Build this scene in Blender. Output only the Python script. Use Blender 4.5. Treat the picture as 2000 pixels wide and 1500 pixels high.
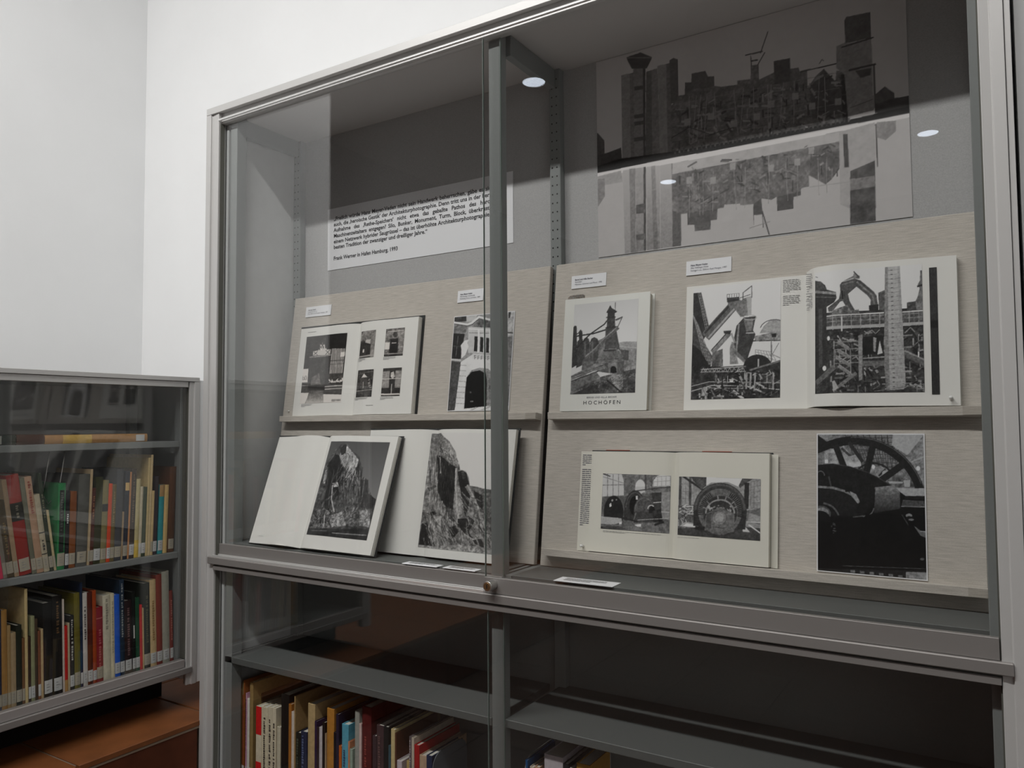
import bpy, bmesh, math, random
import numpy as np
from mathutils import Matrix, Vector

# ------------------------------------------------------------------ scene reset
for o in list(bpy.data.objects):
    bpy.data.objects.remove(o, do_unlink=True)
SC = bpy.context.scene
COL = SC.collection
random.seed(7)
RNG = np.random.default_rng(11)

# ------------------------------------------------------------------ camera
CP = np.array([1.9927, -1.4606, 0.3798])
YAW, PITCH, ROLL, FPX = -0.5594, 0.0494, -0.0070, 1516.93
_f = np.array([math.sin(YAW)*math.cos(PITCH), math.cos(YAW)*math.cos(PITCH), math.sin(PITCH)])
_r = np.array([math.cos(YAW), -math.sin(YAW), 0.0])
_u = np.cross(_r, _f)
CR = _r*math.cos(ROLL)+_u*math.sin(ROLL)
CU = -_r*math.sin(ROLL)+_u*math.cos(ROLL)
CF = _f
cam_data = bpy.data.cameras.new('camera')
cam_data.sensor_width = 36.0
cam_data.lens = FPX*36.0/2000.0
cam_data.clip_start = 0.02
cam = bpy.data.objects.new('camera', cam_data)
cam.matrix_world = Matrix(((CR[0], CU[0], -CF[0], CP[0]), (CR[1], CU[1], -CF[1], CP[1]),
                           (CR[2], CU[2], -CF[2], CP[2]), (0, 0, 0, 1)))
COL.objects.link(cam)
SC.camera = cam

# ------------------------------------------------------------------ world, exposure
W = bpy.data.worlds.new('world')
SC.world = W
W.use_nodes = True
W.node_tree.nodes['Background'].inputs[0].default_value = (0.80, 0.84, 0.90, 1)
W.node_tree.nodes['Background'].inputs[1].default_value = 0.05
SC.view_settings.view_transform = 'Standard'
SC.view_settings.look = 'None'
SC.view_settings.gamma = 1.0
SC.view_settings.exposure = 0.0
SC.view_settings.use_curve_mapping = False

# long fluorescent ceiling light parallel to the cabinet: centre x, y, length, watts, colour
CEIL = 3.00
TUBE = (0.48, -1.90, 3.20, 114.0, (1.0, 0.985, 0.965))
# round downlights that are switched low: x, y
DOWNLIGHTS = [(-0.963, -3.590), (-0.994, -6.545), (1.524, -6.478)]

# ------------------------------------------------------------------ measuring helpers (photo pixel -> point on a real plane)
def hit(px, n, c):
    d = CF+CR*(px[0]-1000)/FPX-CU*(px[1]-750)/FPX
    n = np.asarray(n, float)
    return CP+d*(c-n@CP)/(n@d)
def hy(px, y): return hit(px, (0, 1, 0), y)
def hx(px, x): return hit(px, (1, 0, 0), x)
def hz(px, z): return hit(px, (0, 0, 1), z)
def proj(P):
    d = np.asarray(P, float)-CP
    z = d@CF
    return np.array([1000+FPX*(d@CR)/z, 750-FPX*(d@CU)/z])

# ------------------------------------------------------------------ materials
def s2l(v):
    v = v/255.0
    return v/12.92 if v <= 0.04045 else ((v+0.055)/1.055)**2.4
def srgb(r, g, b): return (s2l(r), s2l(g), s2l(b), 1)
MATS = {}
def mat(name, col, rough=0.6, metal=0.0, spec=0.5, noise=0.0, nscale=60.0, bump=0.0, bscale=400.0, stretch=(1, 1, 1), coat=0.0):
    if name in MATS: return MATS[name]
    m = bpy.data.materials.new(name); m.use_nodes = True
    nt = m.node_tree; b = nt.nodes['Principled BSDF']
    b.inputs['Base Color'].default_value = col
    b.inputs['Roughness'].default_value = rough
    b.inputs['Metallic'].default_value = metal
    b.inputs['Specular IOR Level'].default_value = spec
    if coat: b.inputs['Coat Weight'].default_value = coat
    if noise or bump:
        tc = nt.nodes.new('ShaderNodeTexCoord'); mp = nt.nodes.new('ShaderNodeMapping')
        mp.inputs['Scale'].default_value = stretch
        nt.links.new(tc.outputs['Object'], mp.inputs['Vector'])
    if noise:
        n = nt.nodes.new('ShaderNodeTexNoise'); n.inputs['Scale'].default_value = nscale; n.inputs['Detail'].default_value = 4
        nt.links.new(mp.outputs[0], n.inputs['Vector'])
        mr = nt.nodes.new('ShaderNodeMapRange')
        mr.inputs['From Min'].default_value = 0.3; mr.inputs['From Max'].default_value = 0.7
        mr.inputs['To Min'].default_value = 1-noise; mr.inputs['To Max'].default_value = 1+noise
        nt.links.new(n.outputs['Fac'], mr.inputs['Value'])
        mx = nt.nodes.new('ShaderNodeVectorMath'); mx.operation = 'SCALE'
        mx.inputs[0].default_value = col[:3]
        nt.links.new(mr.outputs[0], mx.inputs['Scale'])
        nt.links.new(mx.outputs[0], b.inputs['Base Color'])
    if bump:
        n2 = nt.nodes.new('ShaderNodeTexNoise'); n2.inputs['Scale'].default_value = bscale; n2.inputs['Detail'].default_value = 3
        nt.links.new(mp.outputs[0], n2.inputs['Vector'])
        bp = nt.nodes.new('ShaderNodeBump'); bp.inputs['Strength'].default_value = bump; bp.inputs['Distance'].default_value = 0.001
        nt.links.new(n2.outputs['Fac'], bp.inputs['Height'])
        nt.links.new(bp.outputs[0], b.inputs['Normal'])
    MATS[name] = m
    return m

def glass_mat():
    # clear float glass: Fresnel reflection on both faces, straight-through transmission
    m = bpy.data.materials.new('float_glass'); m.use_nodes = True
    nt = m.node_tree; nt.nodes.clear()
    out = nt.nodes.new('ShaderNodeOutputMaterial'); mix = nt.nodes.new('ShaderNodeMixShader')
    tr = nt.nodes.new('ShaderNodeBsdfTransparent'); tr.inputs[0].default_value = (0.978, 0.980, 0.978, 1)
    gl = nt.nodes.new('ShaderNodeBsdfGlossy'); gl.inputs['Roughness'].default_value = 0.0
    gl.inputs['Color'].default_value = (1, 1, 1, 1)
    fr = nt.nodes.new('ShaderNodeFresnel'); geo = nt.nodes.new('ShaderNodeNewGeometry')
    mr = nt.nodes.new('ShaderNodeMapRange')
    mr.inputs['To Min'].default_value = 1.52; mr.inputs['To Max'].default_value = 1/1.52
    nt.links.new(geo.outputs['Backfacing'], mr.inputs['Value']); nt.links.new(mr.outputs[0], fr.inputs['IOR'])
    nt.links.new(fr.outputs[0], mix.inputs[0]); nt.links.new(tr.outputs[0], mix.inputs[1]); nt.links.new(gl.outputs[0], mix.inputs[2])
    nt.links.new(mix.outputs[0], out.inputs[0])
    return m
M_GLASS = glass_mat()

def weave_mat(name, col, dark, s1, s2, amp):
    # woven cloth: fine threads in both directions with longer horizontal slubs
    m = bpy.data.materials.new(name); m.use_nodes = True
    nt = m.node_tree; b = nt.nodes['Principled BSDF']
    b.inputs['Roughness'].default_value = 0.9; b.inputs['Specular IOR Level'].default_value = 0.15
    tc = nt.nodes.new('ShaderNodeTexCoord')
    facs = []
    for sc, w in ((s1, 0.65), (s2, 0.35)):
        mp = nt.nodes.new('ShaderNodeMapping'); mp.inputs['Scale'].default_value = sc
        nt.links.new(tc.outputs['Object'], mp.inputs['Vector'])
        n = nt.nodes.new('ShaderNodeTexNoise'); n.inputs['Scale'].default_value = 1.0; n.inputs['Detail'].default_value = 3
        nt.links.new(mp.outputs[0], n.inputs['Vector'])
        mu = nt.nodes.new('ShaderNodeMath'); mu.operation = 'MULTIPLY'; mu.inputs[1].default_value = w
        nt.links.new(n.outputs['Fac'], mu.inputs[0]); facs.append(mu)
    ad = nt.nodes.new('ShaderNodeMath'); ad.operation = 'ADD'
    nt.links.new(facs[0].outputs[0], ad.inputs[0]); nt.links.new(facs[1].outputs[0], ad.inputs[1])
    mr = nt.nodes.new('ShaderNodeMapRange'); mr.inputs['From Min'].default_value = 0.5-amp; mr.inputs['From Max'].default_value = 0.5+amp
    nt.links.new(ad.outputs[0], mr.inputs['Value'])
    mx = nt.nodes.new('ShaderNodeMix'); mx.data_type = 'RGBA'
    mx.inputs[6].default_value = dark; mx.inputs[7].default_value = col
    nt.links.new(mr.outputs[0], mx.inputs[0]); nt.links.new(mx.outputs[2], b.inputs['Base Color'])
    bp = nt.nodes.new('ShaderNodeBump'); bp.inputs['Strength'].default_value = 0.25; bp.inputs['Distance'].default_value = 0.0006
    nt.links.new(ad.outputs[0], bp.inputs['Height']); nt.links.new(bp.outputs[0], b.inputs['Normal'])
    MATS[name] = m
    return m

def emit_mat(name, col, strength):
    m = bpy.data.materials.new(name); m.use_nodes = True
    nt = m.node_tree; nt.nodes.clear()
    out = nt.nodes.new('ShaderNodeOutputMaterial'); e = nt.nodes.new('ShaderNodeEmission')
    e.inputs[0].default_value = (*col, 1); e.inputs[1].default_value = strength
    nt.links.new(e.outputs[0], out.inputs[0])
    return m

M_WALL = mat('white_plaster', (0.85, 0.86, 0.865, 1), 0.9, spec=0.2, noise=0.015, nscale=4, bump=0.06, bscale=220)
M_CEIL = mat('ceiling_paint', (0.72, 0.71, 0.70, 1), 0.95, spec=0.1)
M_ALU = mat('anodised_aluminium', (0.56, 0.555, 0.545, 1), 0.42, 0.25)
M_ALUB = mat('bright_aluminium', (0.82, 0.82, 0.81, 1), 0.28, 0.6)
M_ALUD = mat('dark_channel', (0.10, 0.10, 0.085, 1), 0.7)
M_STEEL = mat('grey_green_steel', (0.225, 0.240, 0.236, 1), 0.55, spec=0.4, noise=0.03, nscale=300)
M_DECK = mat('deck_steel', (0.115, 0.122, 0.118, 1), 0.5, spec=0.3, noise=0.03, nscale=300)
M_RAIL = mat('rail_aluminium', (0.255, 0.24, 0.23, 1), 0.40, 0.30)
M_STEELD = mat('dark_steel', (0.105, 0.115, 0.112, 1), 0.6, spec=0.3)
M_SIDE = mat('side_panel_grey', (0.56, 0.575, 0.575, 1), 0.7, spec=0.3, noise=0.03, nscale=30)
M_TOPP = mat('top_panel_grey', (0.60, 0.585, 0.58, 1), 0.75, spec=0.2)
M_BACKD = mat('bookcase_back_grey', (0.30, 0.295, 0.29, 1), 0.8, spec=0.2)
M_LINENG = weave_mat('grey_linen', (0.50, 0.50, 0.50, 1), (0.37, 0.37, 0.37, 1), (420, 420, 520), (300, 300, 620), 0.22)
M_LINEND = weave_mat('natural_linen_dark', (0.47, 0.435, 0.385, 1), (0.32, 0.295, 0.26, 1), (30, 430, 30), (480, 480, 480), 0.21)
M_LINEN = weave_mat('natural_linen', (0.62, 0.582, 0.53, 1), (0.42, 0.39, 0.35, 1), (30, 430, 30), (480, 480, 480), 0.21)
M_PAPER = mat('white_paper', (0.80, 0.81, 0.83, 1), 0.7, spec=0.25)
M_PAGE = mat('book_page', (0.78, 0.775, 0.74, 1), 0.55, spec=0.35)
M_PAGEC = mat('cream_page', (0.73, 0.715, 0.64, 1), 0.6, spec=0.3)
M_PAGEE = mat('page_edges', (0.62, 0.60, 0.53, 1), 0.85, spec=0.1, noise=0.12, nscale=20, stretch=(40, 40, 1))
M_INK = mat('black_ink', (0.045, 0.045, 0.05, 1), 0.7)
M_INKG = mat('grey_ink', (0.30, 0.30, 0.30, 1), 0.7)
M_INKM = mat('caption_ink', (0.15, 0.15, 0.18, 1), 0.7)
M_BLACK = mat('black_cover', (0.022, 0.024, 0.025, 1), 0.5)
M_HOLE = mat('hole_black', (0.008, 0.008, 0.008, 1), 0.9)
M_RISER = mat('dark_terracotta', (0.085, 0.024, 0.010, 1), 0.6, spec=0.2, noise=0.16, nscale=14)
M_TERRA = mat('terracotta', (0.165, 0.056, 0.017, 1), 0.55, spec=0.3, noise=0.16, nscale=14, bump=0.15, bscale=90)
M_FLOOR = mat('dark_floor_tile', (0.060, 0.036, 0.027, 1), 0.5, spec=0.3, noise=0.2, nscale=12)
M_GROUT = mat('grout', (0.16, 0.115, 0.08, 1), 0.9, noise=0.1, nscale=60)
M_SHADOWGAP = mat('plinth_shade_black', (0.012, 0.010, 0.009, 1), 0.9, spec=0.05)  # near-black colour puts the shade under the bookcase into the plinth
M_WOOD = mat('dark_wood', (0.055, 0.036, 0.026, 1), 0.6, noise=0.25, nscale=6, stretch=(1, 1, 8))
M_EDGE = mat('glass_edge_green', (0.20, 0.245, 0.225, 1), 0.25, spec=0.6)
M_CHROME = mat('nickel', (0.55, 0.54, 0.52, 1), 0.3, 0.9)
M_BRASS = mat('brass', (0.40, 0.26, 0.13, 1), 0.35, 0.9)

def print_mat():
    m = bpy.data.materials.new('photo_print'); m.use_nodes = True
    nt = m.node_tree; b = nt.nodes['Principled BSDF']
    a = nt.nodes.new('ShaderNodeAttribute'); a.attribute_name = 'tone'
    nt.links.new(a.outputs['Color'], b.inputs['Base Color'])
    b.inputs['Roughness'].default_value = 0.5; b.inputs['Specular IOR Level'].default_value = 0.25
    return m
M_PRINT = print_mat()

# ------------------------------------------------------------------ object helpers
def tag(o, label=None, cat=None, group=None, kind=None):
    if label: o['label'] = label
    if cat: o['category'] = cat
    if group: o['group'] = group
    if kind: o['kind'] = kind
    return o
def empty(name, loc=(0, 0, 0), label=None, cat=None, group=None, matrix=None):
    o = bpy.data.objects.new(name, None)
    o.empty_display_size = 0.02
    if matrix is not None: o.matrix_world = matrix
    else: o.location = loc
    COL.objects.link(o)
    return tag(o, label, cat, group)
class MB:
    def __init__(s): s.v = []; s.f = []
    def box(s, a, b):
        x0, y0, z0 = a; x1, y1, z1 = b
        n = len(s.v)
        s.v += [(x0, y0, z0), (x1, y0, z0), (x1, y1, z0), (x0, y1, z0), (x0, y0, z1), (x1, y0, z1), (x1, y1, z1), (x0, y1, z1)]
        s.f += [(n, n+3, n+2, n+1), (n+4, n+5, n+6, n+7), (n, n+1, n+5, n+4), (n+1, n+2, n+6, n+5), (n+2, n+3, n+7, n+6), (n+3, n, n+4, n+7)]
        return s
    def poly(s, pts):
        n = len(s.v); s.v += [tuple(p) for p in pts]; s.f.append(tuple(range(n, n+len(pts)))); return s
    def prism(s, prof, fn, a, b):
        # prof: 2D outline, fn(p, q, t) -> 3D point, extruded from t=a to t=b
        n = len(s.v); k = len(prof)
        s.v += [fn(p, q, a) for p, q in prof]+[fn(p, q, b) for p, q in prof]
        s.f.append(tuple(range(n+k-1, n-1, -1))); s.f.append(tuple(range(n+k, n+2*k)))
        for i in range(k):
            j = (i+1) % k
            s.f.append((n+i, n+j, n+k+j, n+k+i))
        return s
    def cyl(s, c, axis, r0, r1, ln, seg=24, caps=True):
        axis = Vector(axis).normalized()
        t = axis.orthogonal().normalized(); w = axis.cross(t)
        n = len(s.v); c = Vector(c)
        for k, (rr, d) in enumerate(((r0, 0), (r1, ln))):
            for i in range(seg):
                a = 2*math.pi*i/seg
                s.v.append(tuple(c+axis*d+(t*math.cos(a)+w*math.sin(a))*rr))
        for i in range(seg):
            j = (i+1) % seg
            s.f.append((n+i, n+j, n+seg+j, n+seg+i))
        if caps:
            s.f.append(tuple(range(n+seg-1, n-1, -1))); s.f.append(tuple(range(n+seg, n+2*seg)))
        return s
    def tube(s, pts, r, seg=8):
        pts = [Vector(p) for p in pts]
        rings = []
        for i, p in enumerate(pts):
            d = (pts[min(i+1, len(pts)-1)]-pts[max(i-1, 0)]).normalized()
            t = d.orthogonal().normalized(); w = d.cross(t)
            n = len(s.v); rings.append(n)
            for k in range(seg):
                a = 2*math.pi*k/seg
                s.v.append(tuple(p+(t*math.cos(a)+w*math.sin(a))*r))
        for a, b in zip(rings[:-1], rings[1:]):
            # match ring start by nearest vertex
            v0 = Vector(s.v[a]); off = min(range(seg), key=lambda k: (Vector(s.v[b+k])-v0).length)
            for k in range(seg):
                s.f.append((a+k, a+(k+1) % seg, b+(k+1+off) % seg, b+(k+off) % seg))
        s.f.append(tuple(range(rings[0]+seg-1, rings[0]-1, -1))); s.f.append(tuple(range(rings[-1], rings[-1]+seg)))
        return s
    def mesh(s, name, base=(0, 0, 0)):
        me = bpy.data.meshes.new(name)
        me.from_pydata([(x-base[0], y-base[1], z-base[2]) for x, y, z in s.v], [], s.f)
        bm = bmesh.new(); bm.from_mesh(me); bmesh.ops.recalc_face_normals(bm, faces=bm.faces); bm.to_mesh(me); bm.free()
        me.update()
        return me
    def build(s, name, m, parent=None, base=(0, 0, 0), bevel=0.0, kind=None, smooth=False, segs=1):
        me = s.mesh(name, base); me.materials.append(m)
        if smooth:
            for p in me.polygons: p.use_smooth = True
        return link(name, me, parent, bevel, kind, segs)
def link(name, me, parent=None, bevel=0.0, kind=None, segs=1):
    o = bpy.data.objects.new(name, me); COL.objects.link(o)
    if parent is not None: o.parent = parent
    if bevel:
        b = o.modifiers.new('bevel', 'BEVEL'); b.width = bevel; b.segments = segs; b.limit_method = 'ANGLE'
    if kind: o['kind'] = kind
    return o
def boxpart(name, a, b, m, parent, base, bevel=0.0):
    return MB().box(a, b).build(name, m, parent, base, bevel)

def text_mesh(s, size, bold=0.0, width=None, align='LEFT', spacing=1.0, justify=False, kx=None):
    cu = bpy.data.curves.new('lettering', 'FONT'); cu.body = s; cu.size = size; cu.align_x = align
    cu.space_character = spacing; cu.offset = bold; cu.resolution_u = 2
    o = bpy.data.objects.new('lettering', cu); COL.objects.link(o)
    def get():
        bpy.context.view_layer.update()
        return bpy.data.meshes.new_from_object(o.evaluated_get(bpy.context.evaluated_depsgraph_get()))
    me = get()
    if width and kx: width /= kx
    if width:
        xs = [v.co.x for v in me.vertices]; w1 = max(xs)-min(xs)
        if justify:
            cu.space_word = 1.5
            m2 = get(); xs = [v.co.x for v in m2.vertices]; w2 = max(xs)-min(xs)
            bpy.data.meshes.remove(m2)
            cu.space_word = max(0.45, 1+0.5*(width-w1)/max(1e-6, w2-w1))
            bpy.data.meshes.remove(me); me = get()
            xs = [v.co.x for v in me.vertices]; w1 = max(xs)-min(xs)
        k = width/w1*(kx or 1.0)
        for v in me.vertices: v.co.x *= k
    bpy.data.objects.remove(o, do_unlink=True)
    return me
def place_text(name, me, parent, fn, m):
    for v in me.vertices: v.co = fn(v.co.x, v.co.y)
    me.materials.clear(); me.materials.append(m)
    return link(name, me, parent)

# ================================================================== the room
FZ = -0.72          # lower floor
SZ = -0.4745        # raised tiled step
WY = 0.32           # face of the wall behind the big cabinet
def struct(o): o['kind'] = 'structure'; return o
w = MB()
w.box((-0.96, WY, FZ), (3.60, 0.50, CEIL))
w.box((2.036, 0.09, FZ), (3.60, WY, CEIL))
struct(w.build('wall_back', M_WALL))
struct(MB().box((-0.96, -1.26, FZ), (-0.812, WY, CEIL)).build('wall_left', M_WALL))
struct(MB().box((3.60, -8.75, FZ), (3.75, 0.50, CEIL)).build('wall_right', M_WALL))
struct(MB().box((-3.35, -8.75, FZ), (3.75, -8.60, CEIL)).build('wall_front', M_WOOD))
struct(MB().box((-3.35, -8.60, FZ), (-3.20, 0.50, CEIL)).build('wall_side', M_WOOD))
struct(MB().box((-3.35, 0.40, FZ), (-0.96, 0.50, CEIL)).build('wall_far', M_WOOD))
struct(MB().box((-3.35, -8.75, CEIL), (3.75, 0.50, CEIL+0.1)).build('ceiling', M_CEIL))
fl = struct(MB().box((-3.35, -8.75, FZ-0.1), (3.75, 0.50, FZ-0.004)).build('floor', M_FLOOR))
st = MB().box((-0.812, -3.2, FZ-0.004), (-0.012, WY, SZ-0.004)).build('step', M_GROUT)
struct(st)
# terracotta slabs of the lower floor (shared mesh) and of the step (tread slabs and riser slabs)
slab = MB().box((0.004, 0.004, -0.012), (0.396, 0.396, 0.0)).mesh('tile'); slab.materials.append(M_FLOOR)
for i in range(10):
    for j in range(12):
        o = link('tile', slab, fl, bevel=0.002); o.location = (0.012+i*0.4, -4.8+j*0.4, FZ)
jy = float(hz((42, 1450), SZ)[1])
for k in range(-6, 3):
    y0 = jy+k*0.3985
    y1 = min(y0+0.3985, WY)
    if y1-y0 < 0.02: continue
    for (xa, xb) in ((-0.812, -0.385), (-0.380, 0.003)):
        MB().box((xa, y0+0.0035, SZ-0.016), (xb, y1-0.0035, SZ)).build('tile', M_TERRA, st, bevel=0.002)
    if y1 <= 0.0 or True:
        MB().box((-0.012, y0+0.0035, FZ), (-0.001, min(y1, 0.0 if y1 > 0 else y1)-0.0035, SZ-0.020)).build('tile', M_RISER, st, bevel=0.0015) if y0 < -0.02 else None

MB().box((-0.012, -3.2, SZ-0.022), (0.001, 0.0, SZ-0.0145)).build('nosing_joint', mat('mortar', (0.23, 0.17, 0.12, 1), 0.9), st)
# ------------------------------------------------------------------ ceiling downlights
M_LENS = emit_mat('lamp_lens_dim', (0.80, 0.88, 1.0), 7.0)
M_TRIM = mat('lamp_trim', (0.7, 0.7, 0.7, 1), 0.4, 0.3)
lamp_words = ['mirrored beside the central post of the cabinet glass', 'mirrored over the tall silos of the poster', 'mirrored right of the poster in the glass']
for (x, y), words in zip(DOWNLIGHTS, lamp_words):
    e = empty('ceiling_downlight', (x, y, CEIL), 'round recessed ceiling downlight '+words, 'ceiling light', 'round recessed ceiling downlights')
    t = MB()
    seg = 40
    prof = [(0.086, 0.0), (0.087, -0.005), (0.102, -0.004), (0.105, 0.0)]
    for i in range(seg):
        a = 2*math.pi*i/seg
        for r_, z_ in prof: t.v.append((r_*math.cos(a), r_*math.sin(a), z_))
    for i in range(seg):
        j = (i+1) % seg
        for k in range(3): t.f.append((i*4+k, j*4+k, j*4+k+1, i*4+k+1))
    t.build('trim_ring', M_TRIM, e)
    MB().cyl((0, 0, -0.0015), (0, 0, 1), 0.0865, 0.0865, 0.001, 40).build('lens', M_LENS, e)
tx, ty, tl, tw, tc_ = TUBE
e = empty('linear_ceiling_light', (tx, ty, CEIL), 'long white linear ceiling light parallel to the display cabinet', 'ceiling light')
MB().prism([(-0.09, 0.0), (0.09, 0.0), (0.075, -0.05), (-0.075, -0.05)], lambda p, q, t: (t, p, q), -tl/2-0.03, tl/2+0.03).build('housing', M_TRIM, e, bevel=0.003)
MB().box((-tl/2, -0.06, -0.054), (tl/2, 0.06, -0.0505)).build('diffuser', emit_mat('tube_diffuser', tc_, 12.0), e)
ld = bpy.data.lights.new('tube_light', 'AREA'); ld.shape = 'RECTANGLE'; ld.size = tl; ld.size_y = 0.12; ld.energy = tw; ld.color = tc_
lo = bpy.data.objects.new('tube_light', ld); COL.objects.link(lo); lo.parent = e; lo.location = (0, 0, -0.058)

# ================================================================== big display cabinet
BC = (1.02, 0.17, FZ)
cab = empty('display_cabinet', BC, 'tall aluminium framed display cabinet with sliding glass doors let into wall', 'cabinet')
def P(name, a, b, m, bevel=0.0, parent=None): return boxpart(name, a, b, m, parent or cab, BC, bevel)
zfun = lambda p, q, t: (p, q, t)
xfun = lambda p, q, t: (t, p, q)
MB().prism([(0, 0), (0.0205, 0), (0.0215, 0.006), (0.052, 0.004), (0.052, 0.030), (0, 0.088)], zfun, FZ, 1.3065).build('frame_post', M_ALU, cab, BC, 0.0008)
MB().prism([(2.019, 0), (2.0005, 0), (1.9995, 0.005), (1.984, 0.003), (1.984, 0.030), (2.019, 0.088)], zfun, FZ, 1.3065).build('frame_post', M_ALU, cab, BC, 0.0008)
P('frame_strip', (2.0200, 0.003, FZ), (2.0285, 0.060, 1.327), M_ALU, 0.0006)
P('frame_top', (0, 0, 1.307), (2.0195, 0.088, 1.3275), M_ALU, 0.0008)
P('frame_top_channel', (0.052, 0.014, 1.2755), (1.984, 0.030, 1.307), M_ALU, 0.0006)
MB().cyl((0.050, 0.006, 1.2855), (1, 0, 0), 0.0035, 0.0035, 1.935, 12).build('frame_bead', M_ALUB, cab, BC, smooth=False)
P('glass_channel', (0.0522, 0.010, -0.66), (0.0545, 0.024, 1.2755), M_ALUD)
P('glass_channel', (1.9815, 0.010, -0.66), (1.9838, 0.024, 1.2755), M_ALUD)
# middle rail between the two compartments
P('middle_rail', (0.034, -0.005, -0.0225), (2.000, 0.034, -0.002), M_RAIL, 0.0016)
P('rail_groove', (0.053, 0.004, -0.0265), (1.983, 0.034, -0.0225), M_ALUD)
P('rail_lip', (0.053, 0.000, -0.0395), (1.983, 0.034, -0.0265), M_RAIL, 0.0008)
P('rail_track', (0.053, -0.001, -0.002), (0.999, 0.0015, 0.004), M_ALUB, 0.0004)
P('rail_track', (0.053, 0.0165, -0.002), (1.983, 0.0185, 0.004), M_ALUB, 0.0004)
P('bottom_rail', (0.053, 0.000, FZ), (1.983, 0.034, -0.665), M_RAIL, 0.001)
# carcass
P('side_panel', (0.056, 0.030, FZ), (0.066, 0.300, 1.300), M_SIDE)
P('side_panel', (1.990, 0.030, FZ), (2.000, 0.300, 1.300), M_SIDE)
P('side_casing', (0.004, 0.0890, FZ), (0.0555, 0.315, 1.3065), M_ALU)
P('side_casing', (2.0010, 0.0890, FZ), (2.0190, 0.315, 1.3065), M_ALU)
P('top_casing', (0.004, 0.0890, 1.3100), (2.0190, 0.315, 1.3270), M_ALU)
P('top_panel', (0.056, 0.030, 1.299), (2.000, 0.315, 1.309), M_TOPP)
P('back_panel', (0.056, 0.305, 0.030), (1.030, 0.315, 1.299), M_LINENG)
P('back_panel', (1.045, 0.305, 0.030), (2.000, 0.315, 1.299), M_LINENG)
P('back_panel', (1.030, 0.306, 0.030), (1.045, 0.315, 1.299), M_STEELD)
P('lower_back_panel', (0.056, 0.305, FZ), (2.000, 0.315, 0.025), M_STEEL)
# perforated steel uprights, front and rear
for nm, xa, xb, ya, yb in (('front_upright', 0.072, 0.102, 0.031, 0.066), ('front_upright', 0.9995, 1.0305, 0.031, 0.060), ('front_upright', 1.9685, 1.9895, 0.031, 0.066),
                           ('rear_upright', 0.067, 0.099, 0.281, 0.304), ('rear_upright', 1.023, 1.054, 0.281, 0.304), ('rear_upright', 1.9685, 1.9895, 0.281, 0.304)):
    up = P(nm, (xa, ya, -0.665), (xb, yb, 1.298), M_STEEL, 0.0012)
    if nm == 'rear_upright':
        h = MB()
        for zi in range(0, 60):
            z = 0.8288+0.0233*(zi-34)
            if z > 1.28 or z < 0.04: continue
            for cx in (0.24, 0.68):
                h.cyl((xa+(xb-xa)*cx, ya-0.0003, z), (0, 1, 0), 0.0021, 0.0021, 0.0004, 10)
        h.build('punched_holes', M_HOLE, up, BC, kind='stuff')
for xa, xb in ((0.070, 0.090), (1.020, 1.040), (1.975, 1.989)):
    P('top_bar', (xa, 0.066, 1.248), (xb, 0.281, 1.298), M_STEEL, 0.001)
P('divider_sill', (1.012, 0.040, 0.020), (1.022, 0.305, 0.034), M_STEEL)
P('divider_sill', (1.030, 0.040, 0.020), (1.048, 0.305, 0.034), M_STEEL)
P('display_deck', (0.066, 0.0345, 0.020), (1.008, 0.305, 0.0365), M_DECK, 0.001)
P('display_deck', (1.052, 0.0345, 0.020), (1.990, 0.305, 0.0365), M_DECK, 0.001)
P('shelf', (0.070, 0.031, -0.306), (0.998, 0.300, -0.2875), M_DECK, 0.0012)
P('shelf', (1.034, 0.031, -0.302), (1.985, 0.300, -0.2835), M_DECK, 0.0012)
DZ = -0.648
P('bottom_deck', (0.066, 0.031, DZ-0.016), (0.999, 0.305, DZ), M_STEEL)
P('bottom_deck', (1.036, 0.031, DZ-0.016), (1.990, 0.305, DZ), M_STEEL)
# sliding glass doors
def door(x0, x1, y0, z0, z1, shoe, edges):
    d = P('sliding_door', (x0, y0, z0), (x1, y0+0.005, z1), M_GLASS)
    if shoe: P('door_shoe', (x0, y0-0.004, shoe[0]), (x1, y0+0.009, shoe[1]), M_RAIL, 0.0006, d)
    if 'l' in edges: P('pane_edge', (x0-0.0008, y0, z0), (x0, y0+0.005, z1), M_EDGE, 0, d)
    if 'r' in edges: P('pane_edge', (x1, y0, z0), (x1+0.0008, y0+0.005, z1), M_EDGE, 0, d)
    return d
dR = door(1.0000, 1.9815, 0.006, 0.0335, 1.2750, (-0.0015, 0.0335), 'l')
dL = door(0.0548, 1.0360, 0.0235, 0.0335, 1.2750, (-0.0015, 0.0335), 'r')
door(1.0060, 1.9815, 0.006, -0.655, -0.0400, (-0.664, -0.640), 'l')
door(0.0548, 1.0360, 0.0235, -0.655, -0.0400, (-0.664, -0.640), 'r')
lk = MB().cyl((1.0245, 0.002, 0.0190), (0, -1, 0), 0.0112, 0.0112, 0.026, 28).build('lock', M_CHROME, dR, BC, 0.0006)
MB().cyl((1.0245, -0.0240, 0.0190), (0, -1, 0), 0.0085, 0.0080, 0.0012, 24).build('lock_barrel', M_BRASS, dR, BC)
MB().box((1.0237, -0.0262, 0.0145), (1.0253, -0.0251, 0.0235)).build('key_slot', M_HOLE, dR, BC)

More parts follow.
